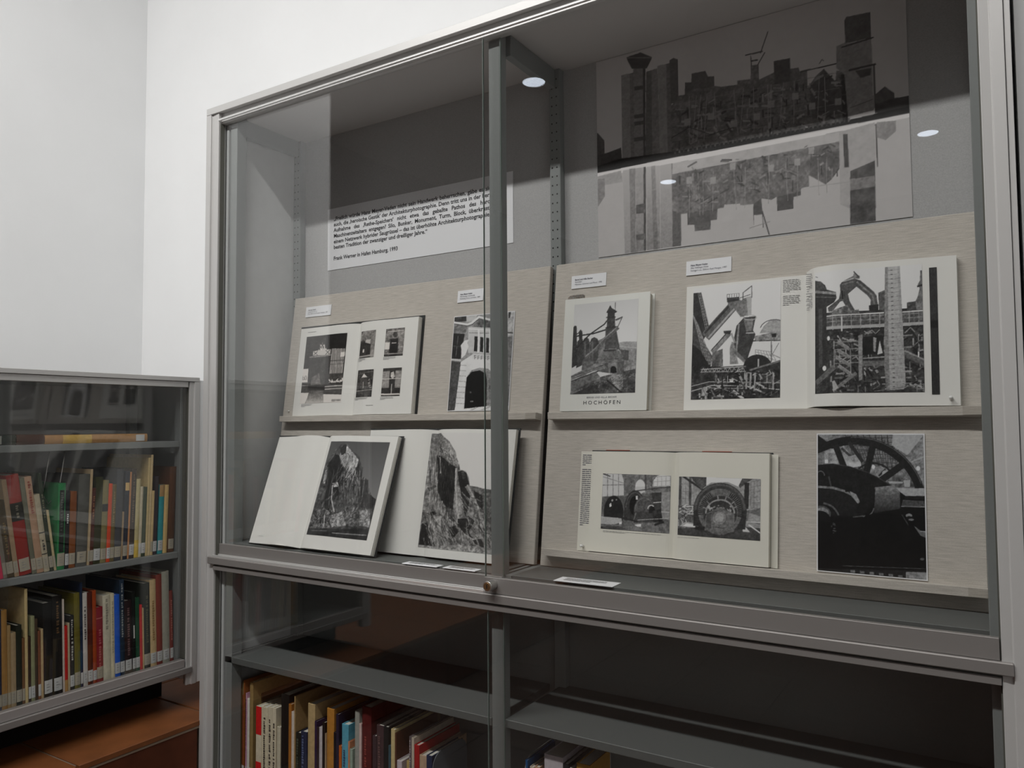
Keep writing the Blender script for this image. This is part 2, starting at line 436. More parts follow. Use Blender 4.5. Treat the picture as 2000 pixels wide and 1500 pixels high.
# ================================================================== low glazed bookcase along the left wall
M_SILL = mat('sill_aluminium', (0.36, 0.335, 0.325, 1), 0.42, 0.3)
LB = (-0.28, -0.36, SZ)
lbc = empty('glazed_bookcase', LB, 'low aluminium framed glazed bookcase against the left wall', 'bookcase')
def Q(name, a, b, m, bevel=0.0, parent=None): return boxpart(name, a, b, m, parent or lbc, LB, bevel)
LX = -0.110; LYR = 0.069; LYL = -0.795
MB().prism([(LX, LYR), (LX, LYR-0.017), (LX-0.005, LYR-0.018), (LX-0.005, LYR-0.032), (LX-0.010, LYR-0.032), (LX-0.035, LYR-0.020), (LX-0.035, LYR)], zfun, -0.407, 0.5115).build('frame_post', M_ALU, lbc, LB, 0.0008)
MB().prism([(LX, LYL), (LX, LYL+0.017), (LX-0.005, LYL+0.018), (LX-0.005, LYL+0.036), (LX-0.035, LYL+0.036), (LX-0.035, LYL)], zfun, -0.407, 0.5115).build('frame_post', M_ALU, lbc, LB, 0.0008)
Q('glass_channel', (LX-0.036, LYR-0.0330, -0.3285), (LX-0.0105, LYR-0.0215, 0.4935), M_ALUD)
Q('frame_top', (LX-0.035, LYL, 0.5125), (LX, LYR, 0.5255), M_ALU, 0.0008)
Q('frame_top_lip', (LX-0.035, LYL+0.036, 0.4945), (LX-0.006, LYR-0.036, 0.5115), M_ALU, 0.0006)
Q('frame_bottom', (LX-0.030, LYL+0.018, -0.3705), (LX+0.004, LYR-0.016, -0.3530), M_RAIL, 0.001)
Q('frame_sill', (LX-0.030, LYL+0.036, -0.3520), (LX-0.006, LYR-0.036, -0.3290), M_SILL, 0.0006)
Q('filler_strip', (-0.300, LYR+0.001, -0.407), (LX-0.006, 0.0885, 0.517), M_WALL)
Q('side_panel', (-0.450, LYR-0.012, -0.385), (LX-0.036, LYR, 0.512), M_STEEL)
Q('side_panel', (-0.450, LYL, -0.385), (LX-0.036, LYL+0.012, 0.512), M_STEEL)
Q('top_panel', (-0.450, LYL+0.012, 0.500), (LX-0.036, LYR-0.012, 0.512), M_STEEL)
Q('back_panel', (-0.450, LYL+0.012, -0.385), (-0.440, LYR-0.012, 0.500), M_BACKD)
Q('plinth', (-0.440, LYL+0.02, SZ), (-0.276, LYR-0.004, -0.385), M_SHADOWGAP)
Q('bottom_panel', (-0.440, LYL+0.012, -0.385), (-0.146, LYR-0.012, -0.372), M_STEELD)
LS1, LS2, LS3 = 0.3300, -0.0085, -0.3385
for z in (LS1, LS2):
    Q('shelf', (-0.438, LYL+0.041, z-0.0185), (-0.150, LYR-0.040, z), M_STEEL, 0.0012)
Q('shelf', (-0.438, LYL+0.041, LS3-0.012), (-0.150, LYR-0.040, LS3), M_STEEL, 0.0012)
for ya in (LYR-0.041, LYL+0.012):
    Q('front_upright', (-0.178, ya+0.002, -0.372), (-0.149, ya+0.028, 0.500), M_STEEL, 0.001)
    Q('rear_upright', (-0.438, ya+0.002, -0.372), (-0.415, ya+0.028, 0.500), M_STEEL, 0.001)
Q('sliding_door', (LX-0.017, -0.500, -0.3285), (LX-0.012, LYR-0.037, 0.4935), M_GLASS)
Q('sliding_door', (LX-0.028, LYL+0.037, -0.3285), (LX-0.023, -0.460, 0.4935), M_GLASS)

# ================================================================== linen covered display boards
BA = math.atan2(0.097, 0.742)
BV = np.array([0, math.sin(BA), math.cos(BA)]); BN = np.array([0, -math.cos(BA), math.sin(BA)])
B0 = np.array([0.0, 0.165, 0.0370]); BL = 0.7483
def frame_matrix(x, y, z, a):
    s, c = math.sin(a), math.cos(a)
    return Matrix(((1, 0, 0, x), (0, s, -c, y), (0, c, s, z), (0, 0, 0, 1)))
def board(x0, x1, ledges, label):
    e = empty('display_board', label=label, cat='board', group='linen display boards', matrix=frame_matrix(x0, B0[1], B0[2], BA))
    MB().box((0, 0, -0.017), (x1-x0, BL, 0)).build('panel', M_LINEN, e, bevel=0.0015)
    for (ua, ub, va, vb) in ledges:
        MB().prism([(0.0, va), (0.026, va), (0.0275, vb-0.001), (0.0265, vb), (0.0, vb)], lambda p, q, t: (t, q, p), ua-x0, ub-x0).build('ledge', M_LINEN, e)
        MB().box((ub-x0-0.030, va+0.0004, 0.0275), (ub-x0-0.0005, vb-0.0006, 0.0283)).build('ledge_cap', M_LINEND, e)
    return e
board(0.100, 1.033, [(0.118, 1.0315, 0.3500, 0.3665)], 'beige linen display board with one ledge in the left bay')
board(1.050, 1.967, [(1.064, 1.9665, 0.3500, 0.3665), (1.0665, 1.9668, 0.0265, 0.0430)], 'beige linen display board with two ledges in the right bay')
def bd(px, off=0.0):
    Pt = hit(px, BN, BN@B0+off)
    return Pt[0], float((Pt-B0)@BV)

# ================================================================== printed photographs: a small painter that fills a tone grid
SS = 2
def homography(src):
    dst = [(0, 0), (1, 0), (1, 1), (0, 1)]
    A = []; b = []
    for (x, y), (u, v) in zip(src, dst):
        A.append([x, y, 1, 0, 0, 0, -u*x, -u*y]); b.append(u)
        A.append([0, 0, 0, x, y, 1, -v*x, -v*y]); b.append(v)
    h = np.linalg.solve(np.array(A, float), np.array(b, float))
    return np.append(h, 1).reshape(3, 3)
def vnoise(h, w, cell, octs=4, ky=1.0):
    out = np.zeros((h, w)); amp = 1.0; tot = 0
    for _ in range(octs):
        gh, gw = int(h/(cell*ky))+3, int(w/cell)+3
        g = RNG.random((gh, gw))
        y = np.arange(h)/(cell*ky); x = np.arange(w)/cell
        yi = y.astype(int); xi = x.astype(int); fy = (y-yi)[:, None]; fx = (x-xi)[None]
        fy = fy*fy*(3-2*fy); fx = fx*fx*(3-2*fx)
        a = g[yi][:, xi]; b_ = g[yi][:, xi+1]; c = g[yi+1][:, xi]; d = g[yi+1][:, xi+1]
        out += amp*((a*(1-fx)+b_*fx)*(1-fy)+(c*(1-fx)+d*fx)*fy)
        tot += amp; amp *= 0.62; cell = max(1.01, cell/2.1)
    return out/tot*2-1
class Pic:
    def __init__(s, corners, W, H, bg, tint=(1, 1, 1), gain=1.5, gamma=1.0, tex=0.16, rock=0.0):
        s.W, s.H = W*SS, H*SS; s.c = np.full((s.H, s.W), float(bg)); s.Hm = homography(corners); s.tint = tint; s.gain, s.gamma, s.tex, s.rock = gain, gamma, tex, rock; s.q = np.ones((s.H, s.W))
        s.n1 = vnoise(s.H, s.W, 12*SS); s.n2 = vnoise(s.H, s.W, 4*SS, 3)
    def T(s, pts):
        p = np.c_[np.array(pts, float), np.ones(len(pts))]@s.Hm.T
        return np.c_[p[:, 0]/p[:, 2]*s.W, p[:, 1]/p[:, 2]*s.H]
    def mask(s, pts):
        p = s.T(pts)
        x0 = max(0, int(p[:, 0].min())-1); x1 = min(s.W, int(p[:, 0].max())+2)
        y0 = max(0, int(p[:, 1].min())-1); y1 = min(s.H, int(p[:, 1].max())+2)
        if x1 <= x0 or y1 <= y0: return None
        X = np.arange(x0, x1)+0.5; Y = np.arange(y0, y1)+0.5
        m = np.zeros((len(Y), len(X)), bool)
        for i in range(len(p)):
            (ax, ay), (bx, by) = p[i], p[(i+1) % len(p)]
            if ay == by: continue
            cond = ((ay > Y) != (by > Y))
            if not cond.any(): continue
            xc = ax+(Y-ay)/(by-ay)*(bx-ax)
            m ^= cond[:, None] & (X[None] < xc[:, None])
        return m, y0, y1, x0, x1
    def fill(s, pts, tone, n=0.0, fine=0.0, to=None, a=1.0, q=1.0):
        r = s.mask(pts)
        if r is None: return s
        m, y0, y1, x0, x1 = r
        t = np.full(m.shape, float(tone))
        if to is not None: t += (to-tone)*np.linspace(0, 1, max(2, y1-y0))[:y1-y0, None]
        t += n*s.n1[y0:y1, x0:x1]+fine*s.n2[y0:y1, x0:x1]
        sub = s.c[y0:y1, x0:x1]
        sub[m] = sub[m]*(1-a)+t[m]*a
        s.q[y0:y1, x0:x1][m] = q
        return s
    def line(s, pts, wd, tone, **k):
        for p, q in zip(pts[:-1], pts[1:]):
            p = np.array(p, float); q = np.array(q, float); d = q-p; L = np.linalg.norm(d)
            if L < 1e-6: continue
            nn = np.array([-d[1], d[0]])/L*wd/2; e = d/L*wd*0.15
            s.fill([p+nn-e, q+nn+e, q-nn+e, p-nn-e], tone, **k)
        return s
    def ell(s, cx, cy, rx, ry, tone, a0=0, a1=360, **k):
        return s.fill([(cx+rx*math.cos(math.radians(t)), cy+ry*math.sin(math.radians(t))) for t in np.linspace(a0, a1, 40)], tone, **k)
    def arc(s, cx, cy, rx, ry, a0, a1, wd, tone, **k):
        pts = [(cx+rx*math.cos(math.radians(t)), cy+ry*math.sin(math.radians(t))) for t in np.linspace(a0, a1, 30)]
        return s.line(pts, wd, tone, **k)
    def lattice(s, quad, nx, ny, wd, tone, diag=False):
        q = np.array(quad, float)
        f = lambda u, v: q[0]*(1-u)*(1-v)+q[1]*u*(1-v)+q[2]*u*v+q[3]*(1-u)*v
        for i in range(nx+1): s.line([f(i/nx, 0), f(i/nx, 1)], wd, tone)
        for j in range(ny+1): s.line([f(0, j/ny), f(1, j/ny)], wd, tone)
        if diag:
            for i in range(nx): s.line([f(i/nx, 0), f((i+1)/nx, 1)], wd, tone)
        return s
    def strokes(s, quad, k, tones, ln, wd, ang, jit=12):
        q = np.array(quad, float)
        for _ in range(k):
            u, v = RNG.random(2); p = q[0]*(1-u)*(1-v)+q[1]*u*(1-v)+q[2]*u*v+q[3]*(1-u)*v
            pts = [p]; a = math.radians(ang+jit*RNG.standard_normal()); t = RNG.choice(tones); l = ln*(0.4+RNG.random())
            for _i in range(4):
                a += math.radians(jit*0.8*RNG.standard_normal()); pts.append(pts[-1]+np.array([math.cos(a), math.sin(a)])*l/4)
            for i, (p0, p1) in enumerate(zip(pts[:-1], pts[1:])): s.line([p0, p1], wd*(0.5+0.3*RNG.random())*(1-0.15*i), t, a=0.75)
        return s
    def clutter(s, quad, k, tones, ln, wd):
        q = np.array(quad, float)
        for _ in range(k):
            u, v = RNG.random(2); p = q[0]*(1-u)*(1-v)+q[1]*u*(1-v)+q[2]*u*v+q[3]*(1-u)*v
            a = RNG.choice([0, 90, 90, 0, 25, -30, 60])*math.pi/180
            l = ln*(0.3+RNG.random())
            s.line([p, p+np.array([math.cos(a), math.sin(a)])*l], wd*(0.5+RNG.random()), RNG.choice(tones))
        return s
    def grid(s):
        # photographic texture: mottling and grain in the mid and dark tones, quiet in the skies
        k = np.clip((168-s.c)/60, 0, 1)*s.q
        if s.rock:
            s.c = s.c*(1+s.q*s.rock*(vnoise(s.H, s.W, 3.2*SS, 3, 6.0)*1.5+vnoise(s.H, s.W, 1.8*SS, 2, 3.0)))
        fine = vnoise(s.H, s.W, 2.6*SS, 2)
        c = s.c*(1+k*s.tex*(1.3*s.n2+1.6*fine+0.6*s.n1))+1.5*RNG.standard_normal(s.c.shape)
        c = np.clip(c, 3, 250).reshape(s.H//SS, SS, s.W//SS, SS).mean((1, 3))/255
        c = c**s.gamma
        lin = np.minimum(np.where(c <= 0.04045, c/12.92, ((c+0.055)/1.055)**2.4)*s.gain, 0.78)
        return np.stack([lin*t for t in s.tint], -1)

def print_sheet(name, pic, parent, u0, u1, v0, v1, hfun, label=None):
    g = pic.grid(); H, W_ = g.shape[:2]
    us = np.linspace(u0, u1, W_); vs = np.linspace(v1, v0, H)
    hs = np.array([hfun(u) for u in us])
    U, V = np.meshgrid(us, vs); N = np.broadcast_to(hs[None], U.shape)
    co = np.stack([U, V, N], -1).reshape(-1, 3).astype(np.float32)
    idx = np.arange(H*W_).reshape(H, W_)
    q = np.stack([idx[1:, :-1], idx[1:, 1:], idx[:-1, 1:], idx[:-1, :-1]], -1).reshape(-1, 4)
    me = bpy.data.meshes.new(name)
    me.vertices.add(len(co)); me.vertices.foreach_set('co', co.ravel())
    me.loops.add(q.size); me.loops.foreach_set('vertex_index', q.ravel().astype(np.int32))
    me.polygons.add(len(q)); me.polygons.foreach_set('loop_start', np.arange(0, q.size, 4, dtype=np.int32))
    me.update(calc_edges=True)
    at = me.color_attributes.new('tone', 'FLOAT_COLOR', 'POINT')
    at.data.foreach_set('color', np.c_[g.reshape(-1, 3), np.ones(H*W_)].astype(np.float32).ravel())
    me.materials.append(M_PRINT)
    o = link(name, me, parent)
    if label: o['label'] = label
    return o

# ---- harbour silo poster (traced on the crop whose pixel = 1140 + X/2.885, Y/2.885)
def pic_poster():
    tr = proj((1.8565, 0.304, 1.2985)); tr = ((tr[0]-1140)*2.885, tr[1]*2.885)
    tl = proj((1.1490, 0.304, 1.2985)); tl = ((tl[0]-1140)*2.885, tl[1]*2.885)
    p = Pic([tl, tr, (1852, 1220), (88, 1460)], 470, 336, 178, (1.0, 0.97, 0.965), gain=1.1, gamma=0.86, tex=0.10)
    p.fill([(70, -300), (1900, -300), (1860, 640), (70, 960)], 194, n=4, q=0)
    # left houses and trees
    p.fill([(60, 745), (85, 755), (120, 795), (122, 885), (60, 900)], 72)
    p.fill([(60, 890), (150, 860), (215, 835), (222, 915), (60, 955)], 62, n=20)
    # silos
    p.fill([(215, 425), (290, 408), (292, 900), (222, 915)], 128, n=8); p.fill([(262, 415), (290, 408), (292, 900), (270, 905)], 105)
    p.fill([(283, 380), (352, 372), (352, 890), (292, 900)], 118, n=10); p.fill([(338, 375), (352, 372), (352, 890), (342, 893)], 55)
    p.fill([(356, 405), (420, 385), (435, 880), (352, 890)], 112, n=8); p.fill([(356, 405), (385, 395), (392, 885), (352, 890)], 88)
    p.fill([(420, 372), (500, 352), (500, 868), (435, 880)], 132, n=8); p.fill([(470, 360), (500, 352), (500, 868), (478, 872)], 100)
    p.fill([(488, 340), (510, 326), (535, 335), (540, 580), (495, 585)], 78)
    p.fill([(245, 322), (325, 295), (390, 322), (385, 335), (360, 385), (275, 388), (250, 340)], 56); p.line([(248, 325), (388, 325)], 5, 110)
    for y in (500, 660, 700, 790): p.line([(292, y), (345, y-8)], 22, 66)
    # warehouse block
    sky = [(498, 600), (540, 540), (575, 535), (575, 465), (612, 465), (612, 415), (690, 400), (705, 432), (740, 430), (742, 485), (780, 490),
           (870, 478), (870, 455), (945, 447), (945, 370), (990, 363), (992, 450), (1075, 410), (1075, 345), (1165, 328), (1168, 388), (1215, 382),
           (1220, 405), (1262, 400), (1265, 495), (1310, 430), (1355, 388), (1420, 462), (1425, 400), (1470, 400), (1490, 690), (500, 870)]
    p.fill(sky, 94, n=22, fine=10)
    p.fill([(575, 465), (612, 465), (612, 415), (690, 400), (705, 432), (740, 430), (742, 485), (690, 500), (640, 500), (575, 520)], 78, n=8)
    p.fill([(1075, 345), (1165, 328), (1168, 388), (1165, 460), (1080, 480)], 68, n=8)
    p.fill([(1275, 500), (1355, 390), (1430, 470), (1470, 470), (1485, 640), (1290, 660)], 64, n=16)
    p.fill([(1450, 420), (1485, 420), (1490, 690), (1462, 690)], 30)
    for i in range(7):
        y = 590+i*42; p.line([(505, y+5), (1480, y-190+i*2)], 3, 62 if i % 2 else 118)
    p.clutter([(520, 600), (1470, 420), (1480, 660), (520, 850)], 190, [45, 55, 70, 130, 145], 46, 9)
    for x in (600, 640, 665, 700, 740, 850, 905, 960, 1040, 1060, 1130, 1190, 1330, 1360): p.line([(x, 545-(x-600)*0.15), (x+RNG.integers(-25, 26), 830-(x-500)*0.19)], 4, 135)
    for x, y in ((590, 690), (722, 658), (850, 700), (980, 660), (1060, 590), (1195, 545), (1290, 600), (1435, 575)): p.fill([(x-18, y-18), (x+18, y-22), (x+18, y+16), (x-18, y+20)], 140)
    p.line([(500, 780), (600, 720), (720, 760), (850, 720)], 4, 40)
    # cranes, masts
    p.line([(915, 312), (1012, 290)], 7, 50); p.line([(1000, 300), (1042, 178)], 5, 55); p.line([(945, 315), (950, 372)], 5, 60); p.line([(985, 365), (1025, 295)], 5, 60)
    p.line([(945, 345), (985, 338)], 8, 50); p.line([(1225, 405), (1470, 350)], 7, 45); p.line([(1330, 360), (1345, 335), (1355, 345)], 4, 60)
    # right tower
    p.fill([(1425, 262), (1475, 240), (1490, 245), (1620, 215), (1635, 620), (1490, 660), (1470, 420), (1425, 385)], 126, n=10)
    p.fill([(1470, 118), (1480, 96), (1615, 68), (1620, 215), (1475, 245)], 66, n=12, fine=6)
    p.line([(1455, 268), (1632, 212)], 8, 36); p.line([(1495, 398), (1645, 362)], 10, 38); p.fill([(1530, 400), (1620, 385), (1615, 425), (1560, 440)], 60, n=15)
    p.line([(1635, 370), (1642, 610)], 8, 40); p.line([(1500, 610), (1630, 560)], 5, 80)
    # right house, tree line
    p.fill([(1640, 535), (1695, 488), (1748, 525), (1752, 600), (1640, 620)], 70, n=10); p.fill([(1640, 590), (1745, 555), (1860, 535), (1860, 615), (1640, 640)], 52, n=12)
    # quay and water line
    p.fill([(200, 900), (500, 858), (1000, 772), (1480, 680), (1860, 592), (1860, 632), (1480, 712), (1000, 806), (500, 893), (60, 985), (60, 950)], 22, fine=8)
    for i in range(40):
        x = 520+i*25; p.line([(x, 872-(x-500)*0.187), (x, 852-(x-500)*0.187)], 9, 90 if i % 2 else 60)
    # reflection in the water
    p.fill([(60, 985), (1860, 632), (1860, 1300), (60, 1500)], 172, n=4, q=0)
    p.fill([(60, 985), (500, 893), (1000, 806), (1480, 712), (1860, 632), (1860, 655), (1480, 740), (1000, 840), (500, 925), (60, 1008)], 206)
    p.fill([(60, 1005), (215, 965), (225, 1030), (60, 1060)], 148, n=18)
    p.fill([(60, 1020), (122, 1010), (124, 1112), (85, 1172), (60, 1180)], 122, n=10)
    p.fill([(225, 965), (295, 952), (300, 1428), (238, 1437)], 168, to=142); p.fill([(262, 955), (295, 952), (300, 1428), (272, 1432)], 130, to=112)
    p.fill([(296, 952), (355, 944), (358, 1418), (301, 1427)], 165, n=14, to=120); p.fill([(342, 945), (355, 944), (358, 1418), (345, 1420)], 70)
    p.fill([(360, 944), (432, 935), (438, 1406), (362, 1416)], 172, to=118); p.fill([(385, 940), (408, 937), (425, 1408), (400, 1412)], 140, to=98)
    p.fill([(436, 935), (505, 922), (507, 1396), (440, 1406)], 168, to=126); p.fill([(505, 1130), (553, 1130), (556, 1390), (507, 1396)], 84)
    for y in (1160, 1180, 1330): p.fill([(300, y), (352, y-10), (352, y+25), (302, y+30)], 88, n=15)
    ref = [(500, 925), (800, 870), (1000, 832), (1480, 735), (1492, 950), (1440, 955), (1400, 1010), (1365, 1040), (1320, 1015), (1272, 990), (1272, 1052), (1228, 1062), (1226, 1102),
           (1185, 1112), (1185, 1177), (1095, 1192), (1090, 1112), (1062, 1128), (1005, 1120), (1020, 1285), (962, 1285), (960, 1152), (890, 1160), (885, 1150), (798, 1156), (795, 1172), (760, 1180),
           (757, 1240), (722, 1246), (720, 1297), (632, 1307), (630, 1270), (592, 1272), (590, 1206), (556, 1210), (505, 1190)]
    p.fill(ref, 100, n=24, fine=8)
    p.fill([(505, 925), (1480, 737), (1480, 790), (505, 985)], 168, n=14)
    p.fill([(590, 1206), (757, 1180), (757, 1240), (722, 1246), (720, 1297), (632, 1307), (630, 1270), (592, 1272)], 84, n=10)
    p.fill([(1095, 1110), (1226, 1080), (1226, 1102), (1185, 1112), (1185, 1177), (1095, 1192)], 76, n=10)
    p.fill([(1275, 985), (1280, 880), (1440, 850), (1440, 955), (1400, 1010), (1365, 1040), (1320, 1015)], 84, n=18)
    p.fill([(962, 1152), (1005, 1120), (1012, 1210), (962, 1220)], 74); p.fill([(965, 1215), (1010, 1210), (1014, 1285), (962, 1285)], 178)
    p.line([(1010, 1190), (1050, 1325)], 7, 70); p.line([(940, 1288), (1055, 1250)], 4, 130)
    p.clutter([(520, 940), (1450, 800), (1450, 960), (560, 1190)], 120, [60, 70, 90, 130], 50, 7)
    for x in (600, 650, 678, 735, 850, 915, 1050, 1140, 1210, 1320, 1370): p.line([(x, 985-(x-600)*0.13), (x+RNG.integers(-6, 20), 1230-(x-600)*0.18)], 3, 138)
    for x, y in ((600, 1020), (735, 1020), (845, 940), (1060, 950), (1207, 915), (1285, 850)): p.fill([(x-16, y-18), (x+16, y-22), (x+16, y+18), (x-16, y+20)], 146)
    p.fill([(1440, 745), (1495, 730), (1640, 690), (1645, 1245), (1502, 1266), (1500, 1175), (1446, 1152)], 158, n=12)
    p.fill([(1502, 965), (1640, 905), (1645, 1245), (1502, 1266)], 70, n=22); p.fill([(1502, 1010), (1640, 990), (1640, 1050), (1502, 1075)], 118, n=20)
    p.line([(1475, 760), (1482, 940)], 26, 66); p.line([(1645, 700), (1655, 940)], 8, 80)
    p.fill([(1648, 690), (1757, 680), (1757, 740), (1700, 790), (1650, 775)], 128, n=12)
    p.line([(1275, 1055), (1500, 1025)], 5, 150)
    return p

# ---- open book, shop front (crop 550,560 x5)
def pic_shop():
    p = Pic([(240, 492), (638, 450), (585, 1130), (180, 1140)], 96, 142, 52, (1, 0.95, 0.90))
    p.fill([(435, 470), (645, 445), (620, 600), (435, 612)], 26)
    for sx, sy, sw, sh in ((350, 612, 26, 40), (368, 590, 24, 44), (384, 578, 26, 60), (408, 575, 22, 56), (424, 596, 20, 40), (404, 560, 16, 26), (376, 562, 14, 24)):
        p.fill([(sx, sy+sh*0.8), (sx+sw*0.3, sy), (sx+sw, sy+sh*0.7), (sx+sw*0.6, sy+sh)], 205)
    p.fill([(352, 628), (440, 622), (425, 644), (368, 648)], 190); p.line([(395, 545), (398, 630)], 4, 120); p.line([(372, 560), (375, 632)], 4, 110); p.line([(420, 565), (422, 628)], 4, 110)
    p.fill([(305, 630), (480, 612), (475, 662), (305, 674)], 172)
    for a, b in (((310, 635), (350, 668)), ((350, 632), (312, 668)), ((430, 622), (470, 660)), ((472, 618), (430, 662))): p.line([a, b], 6, 60)
    p.line([(275, 690), (480, 668)], 16, 120)
    p.fill([(272, 695), (440, 680), (425, 960), (258, 965)], 58); p.fill([(435, 680), (482, 672), (465, 960), (425, 960)], 40)
    p.fill([(285, 960), (300, 880), (370, 840), (385, 950)], 92, n=16)
    for i in range(9): p.fill([(495+i*14, 605), (503+i*14, 604), (478+i*14, 880), (470+i*14, 880)], 165)
    p.line([(480, 725), (612, 715)], 8, 60); p.line([(470, 760), (605, 750)], 6, 70)
    p.fill([(465, 850), (605, 840), (598, 900), (460, 905)], 60, n=20); p.clutter([(470, 900), (598, 895), (596, 930), (465, 935)], 24, [220, 200], 10, 12)
    p.fill([(575, 640), (618, 635), (612, 680), (572, 685)], 205)
    p.fill([(205, 805), (262, 798), (255, 932), (197, 932)], 198); p.line([(210, 870), (205, 905), (222, 905), (222, 885), (210, 885)], 6, 110); p.line([(230, 870), (245, 870), (243, 905), (228, 905), (230, 870)], 5, 110)
    p.fill([(188, 938), (258, 933), (258, 1032), (182, 1032)], 66); p.line([(190, 965), (258, 962)], 8, 120)
    p.fill([(428, 972), (600, 960), (592, 1052), (424, 1042)], 62); p.line([(430, 975), (598, 962)], 8, 170); p.line([(430, 1000), (596, 992)], 8, 160)
    p.fill([(262, 965), (425, 962), (418, 1010), (270, 1012)], 38)
    p.fill([(275, 1010), (416, 1010), (420, 1140), (235, 1145)], 70, to=165, n=8)
    p.fill([(170, 1033), (268, 1033), (255, 1080), (230, 1145), (170, 1145)], 222); p.fill([(415, 1048), (592, 1052), (585, 1145), (420, 1145)], 222); p.fill([(497, 1098), (583, 1095), (582, 1118), (495, 1122)], 130)
    return p
def pic_small(k):
    cs = [[(772, 435), (925, 425), (905, 690), (752, 695)], [(1025, 412), (1203, 402), (1185, 672), (1005, 682)],
          [(740, 815), (903, 808), (883, 1075), (720, 1080)], [(995, 797), (1173, 790), (1155, 1065), (975, 1072)]][k]
    p = Pic(cs, 40, 58, 60, (1, 0.95, 0.90))
    x0, y0 = cs[0]
    if k == 0:
        p.fill([(772, 435), (925, 425), (920, 520), (765, 530)], 105, n=40, fine=20); p.fill([(820, 520), (875, 515), (870, 560), (815, 565)], 160)
        p.fill([(880, 460), (925, 450), (905, 690), (870, 690)], 120, n=20); p.fill([(765, 530), (870, 560), (865, 690), (755, 695)], 42, n=20); p.fill([(795, 610), (808, 608), (805, 640), (792, 640)], 210); p.line([(755, 680), (905, 668)], 14, 140)
    if k == 1:
        p.fill([(1025, 412), (1203, 402), (1198, 500), (1018, 510)], 105, n=45, fine=25); p.ell(1112, 470, 22, 28, 60); p.line([(1040, 440), (1190, 432)], 6, 170)
        p.fill([(1015, 500), (1060, 500), (1050, 650), (1008, 650)], 100, fine=40); p.fill([(1140, 500), (1195, 495), (1188, 650), (1140, 650)], 110, fine=40)
        p.fill([(1065, 515), (1140, 510), (1128, 675), (1060, 678)], 28); p.line([(1080, 550), (1122, 548)], 8, 180); p.fill([(1018, 545), (1062, 540), (1058, 610), (1016, 612)], 200); p.line([(1008, 655), (1188, 648)], 8, 140)
    if k == 2:
        p.fill(cs, 48, n=20, fine=22); p.fill([(780, 890), (805, 850), (840, 885)], 200); p.fill([(765, 900), (845, 895), (840, 990), (760, 995)], 62); p.line([(725, 1020), (890, 1005)], 8, 120)
        p.line([(800, 930), (800, 990)], 8, 150); p.clutter([(850, 900), (895, 900), (888, 1000), (850, 1000)], 14, [140, 120], 14, 8); p.line([(750, 855), (895, 830)], 6, 90)
    if k == 3:
        p.fill([(995, 797), (1173, 790), (1170, 820), (993, 828)], 50); p.fill([(990, 830), (1060, 825), (1050, 985), (978, 990)], 128); p.fill([(1110, 822), (1170, 820), (1160, 985), (1105, 985)], 128)
        p.fill([(1060, 825), (1112, 822), (1105, 1040), (1050, 1040)], 42); p.fill([(1070, 840), (1095, 830), (1108, 880), (1085, 900), (1068, 880)], 175, fine=40); p.line([(985, 902), (1165, 895)], 5, 190)
        p.fill([(978, 990), (1160, 985), (1157, 1035), (976, 1042)], 48, n=14); p.line([(1078, 950), (1075, 1040)], 7, 170); p.line([(976, 1050), (1155, 1046)], 12, 200); p.line([(976, 1068), (1155, 1062)], 8, 70)
    return p
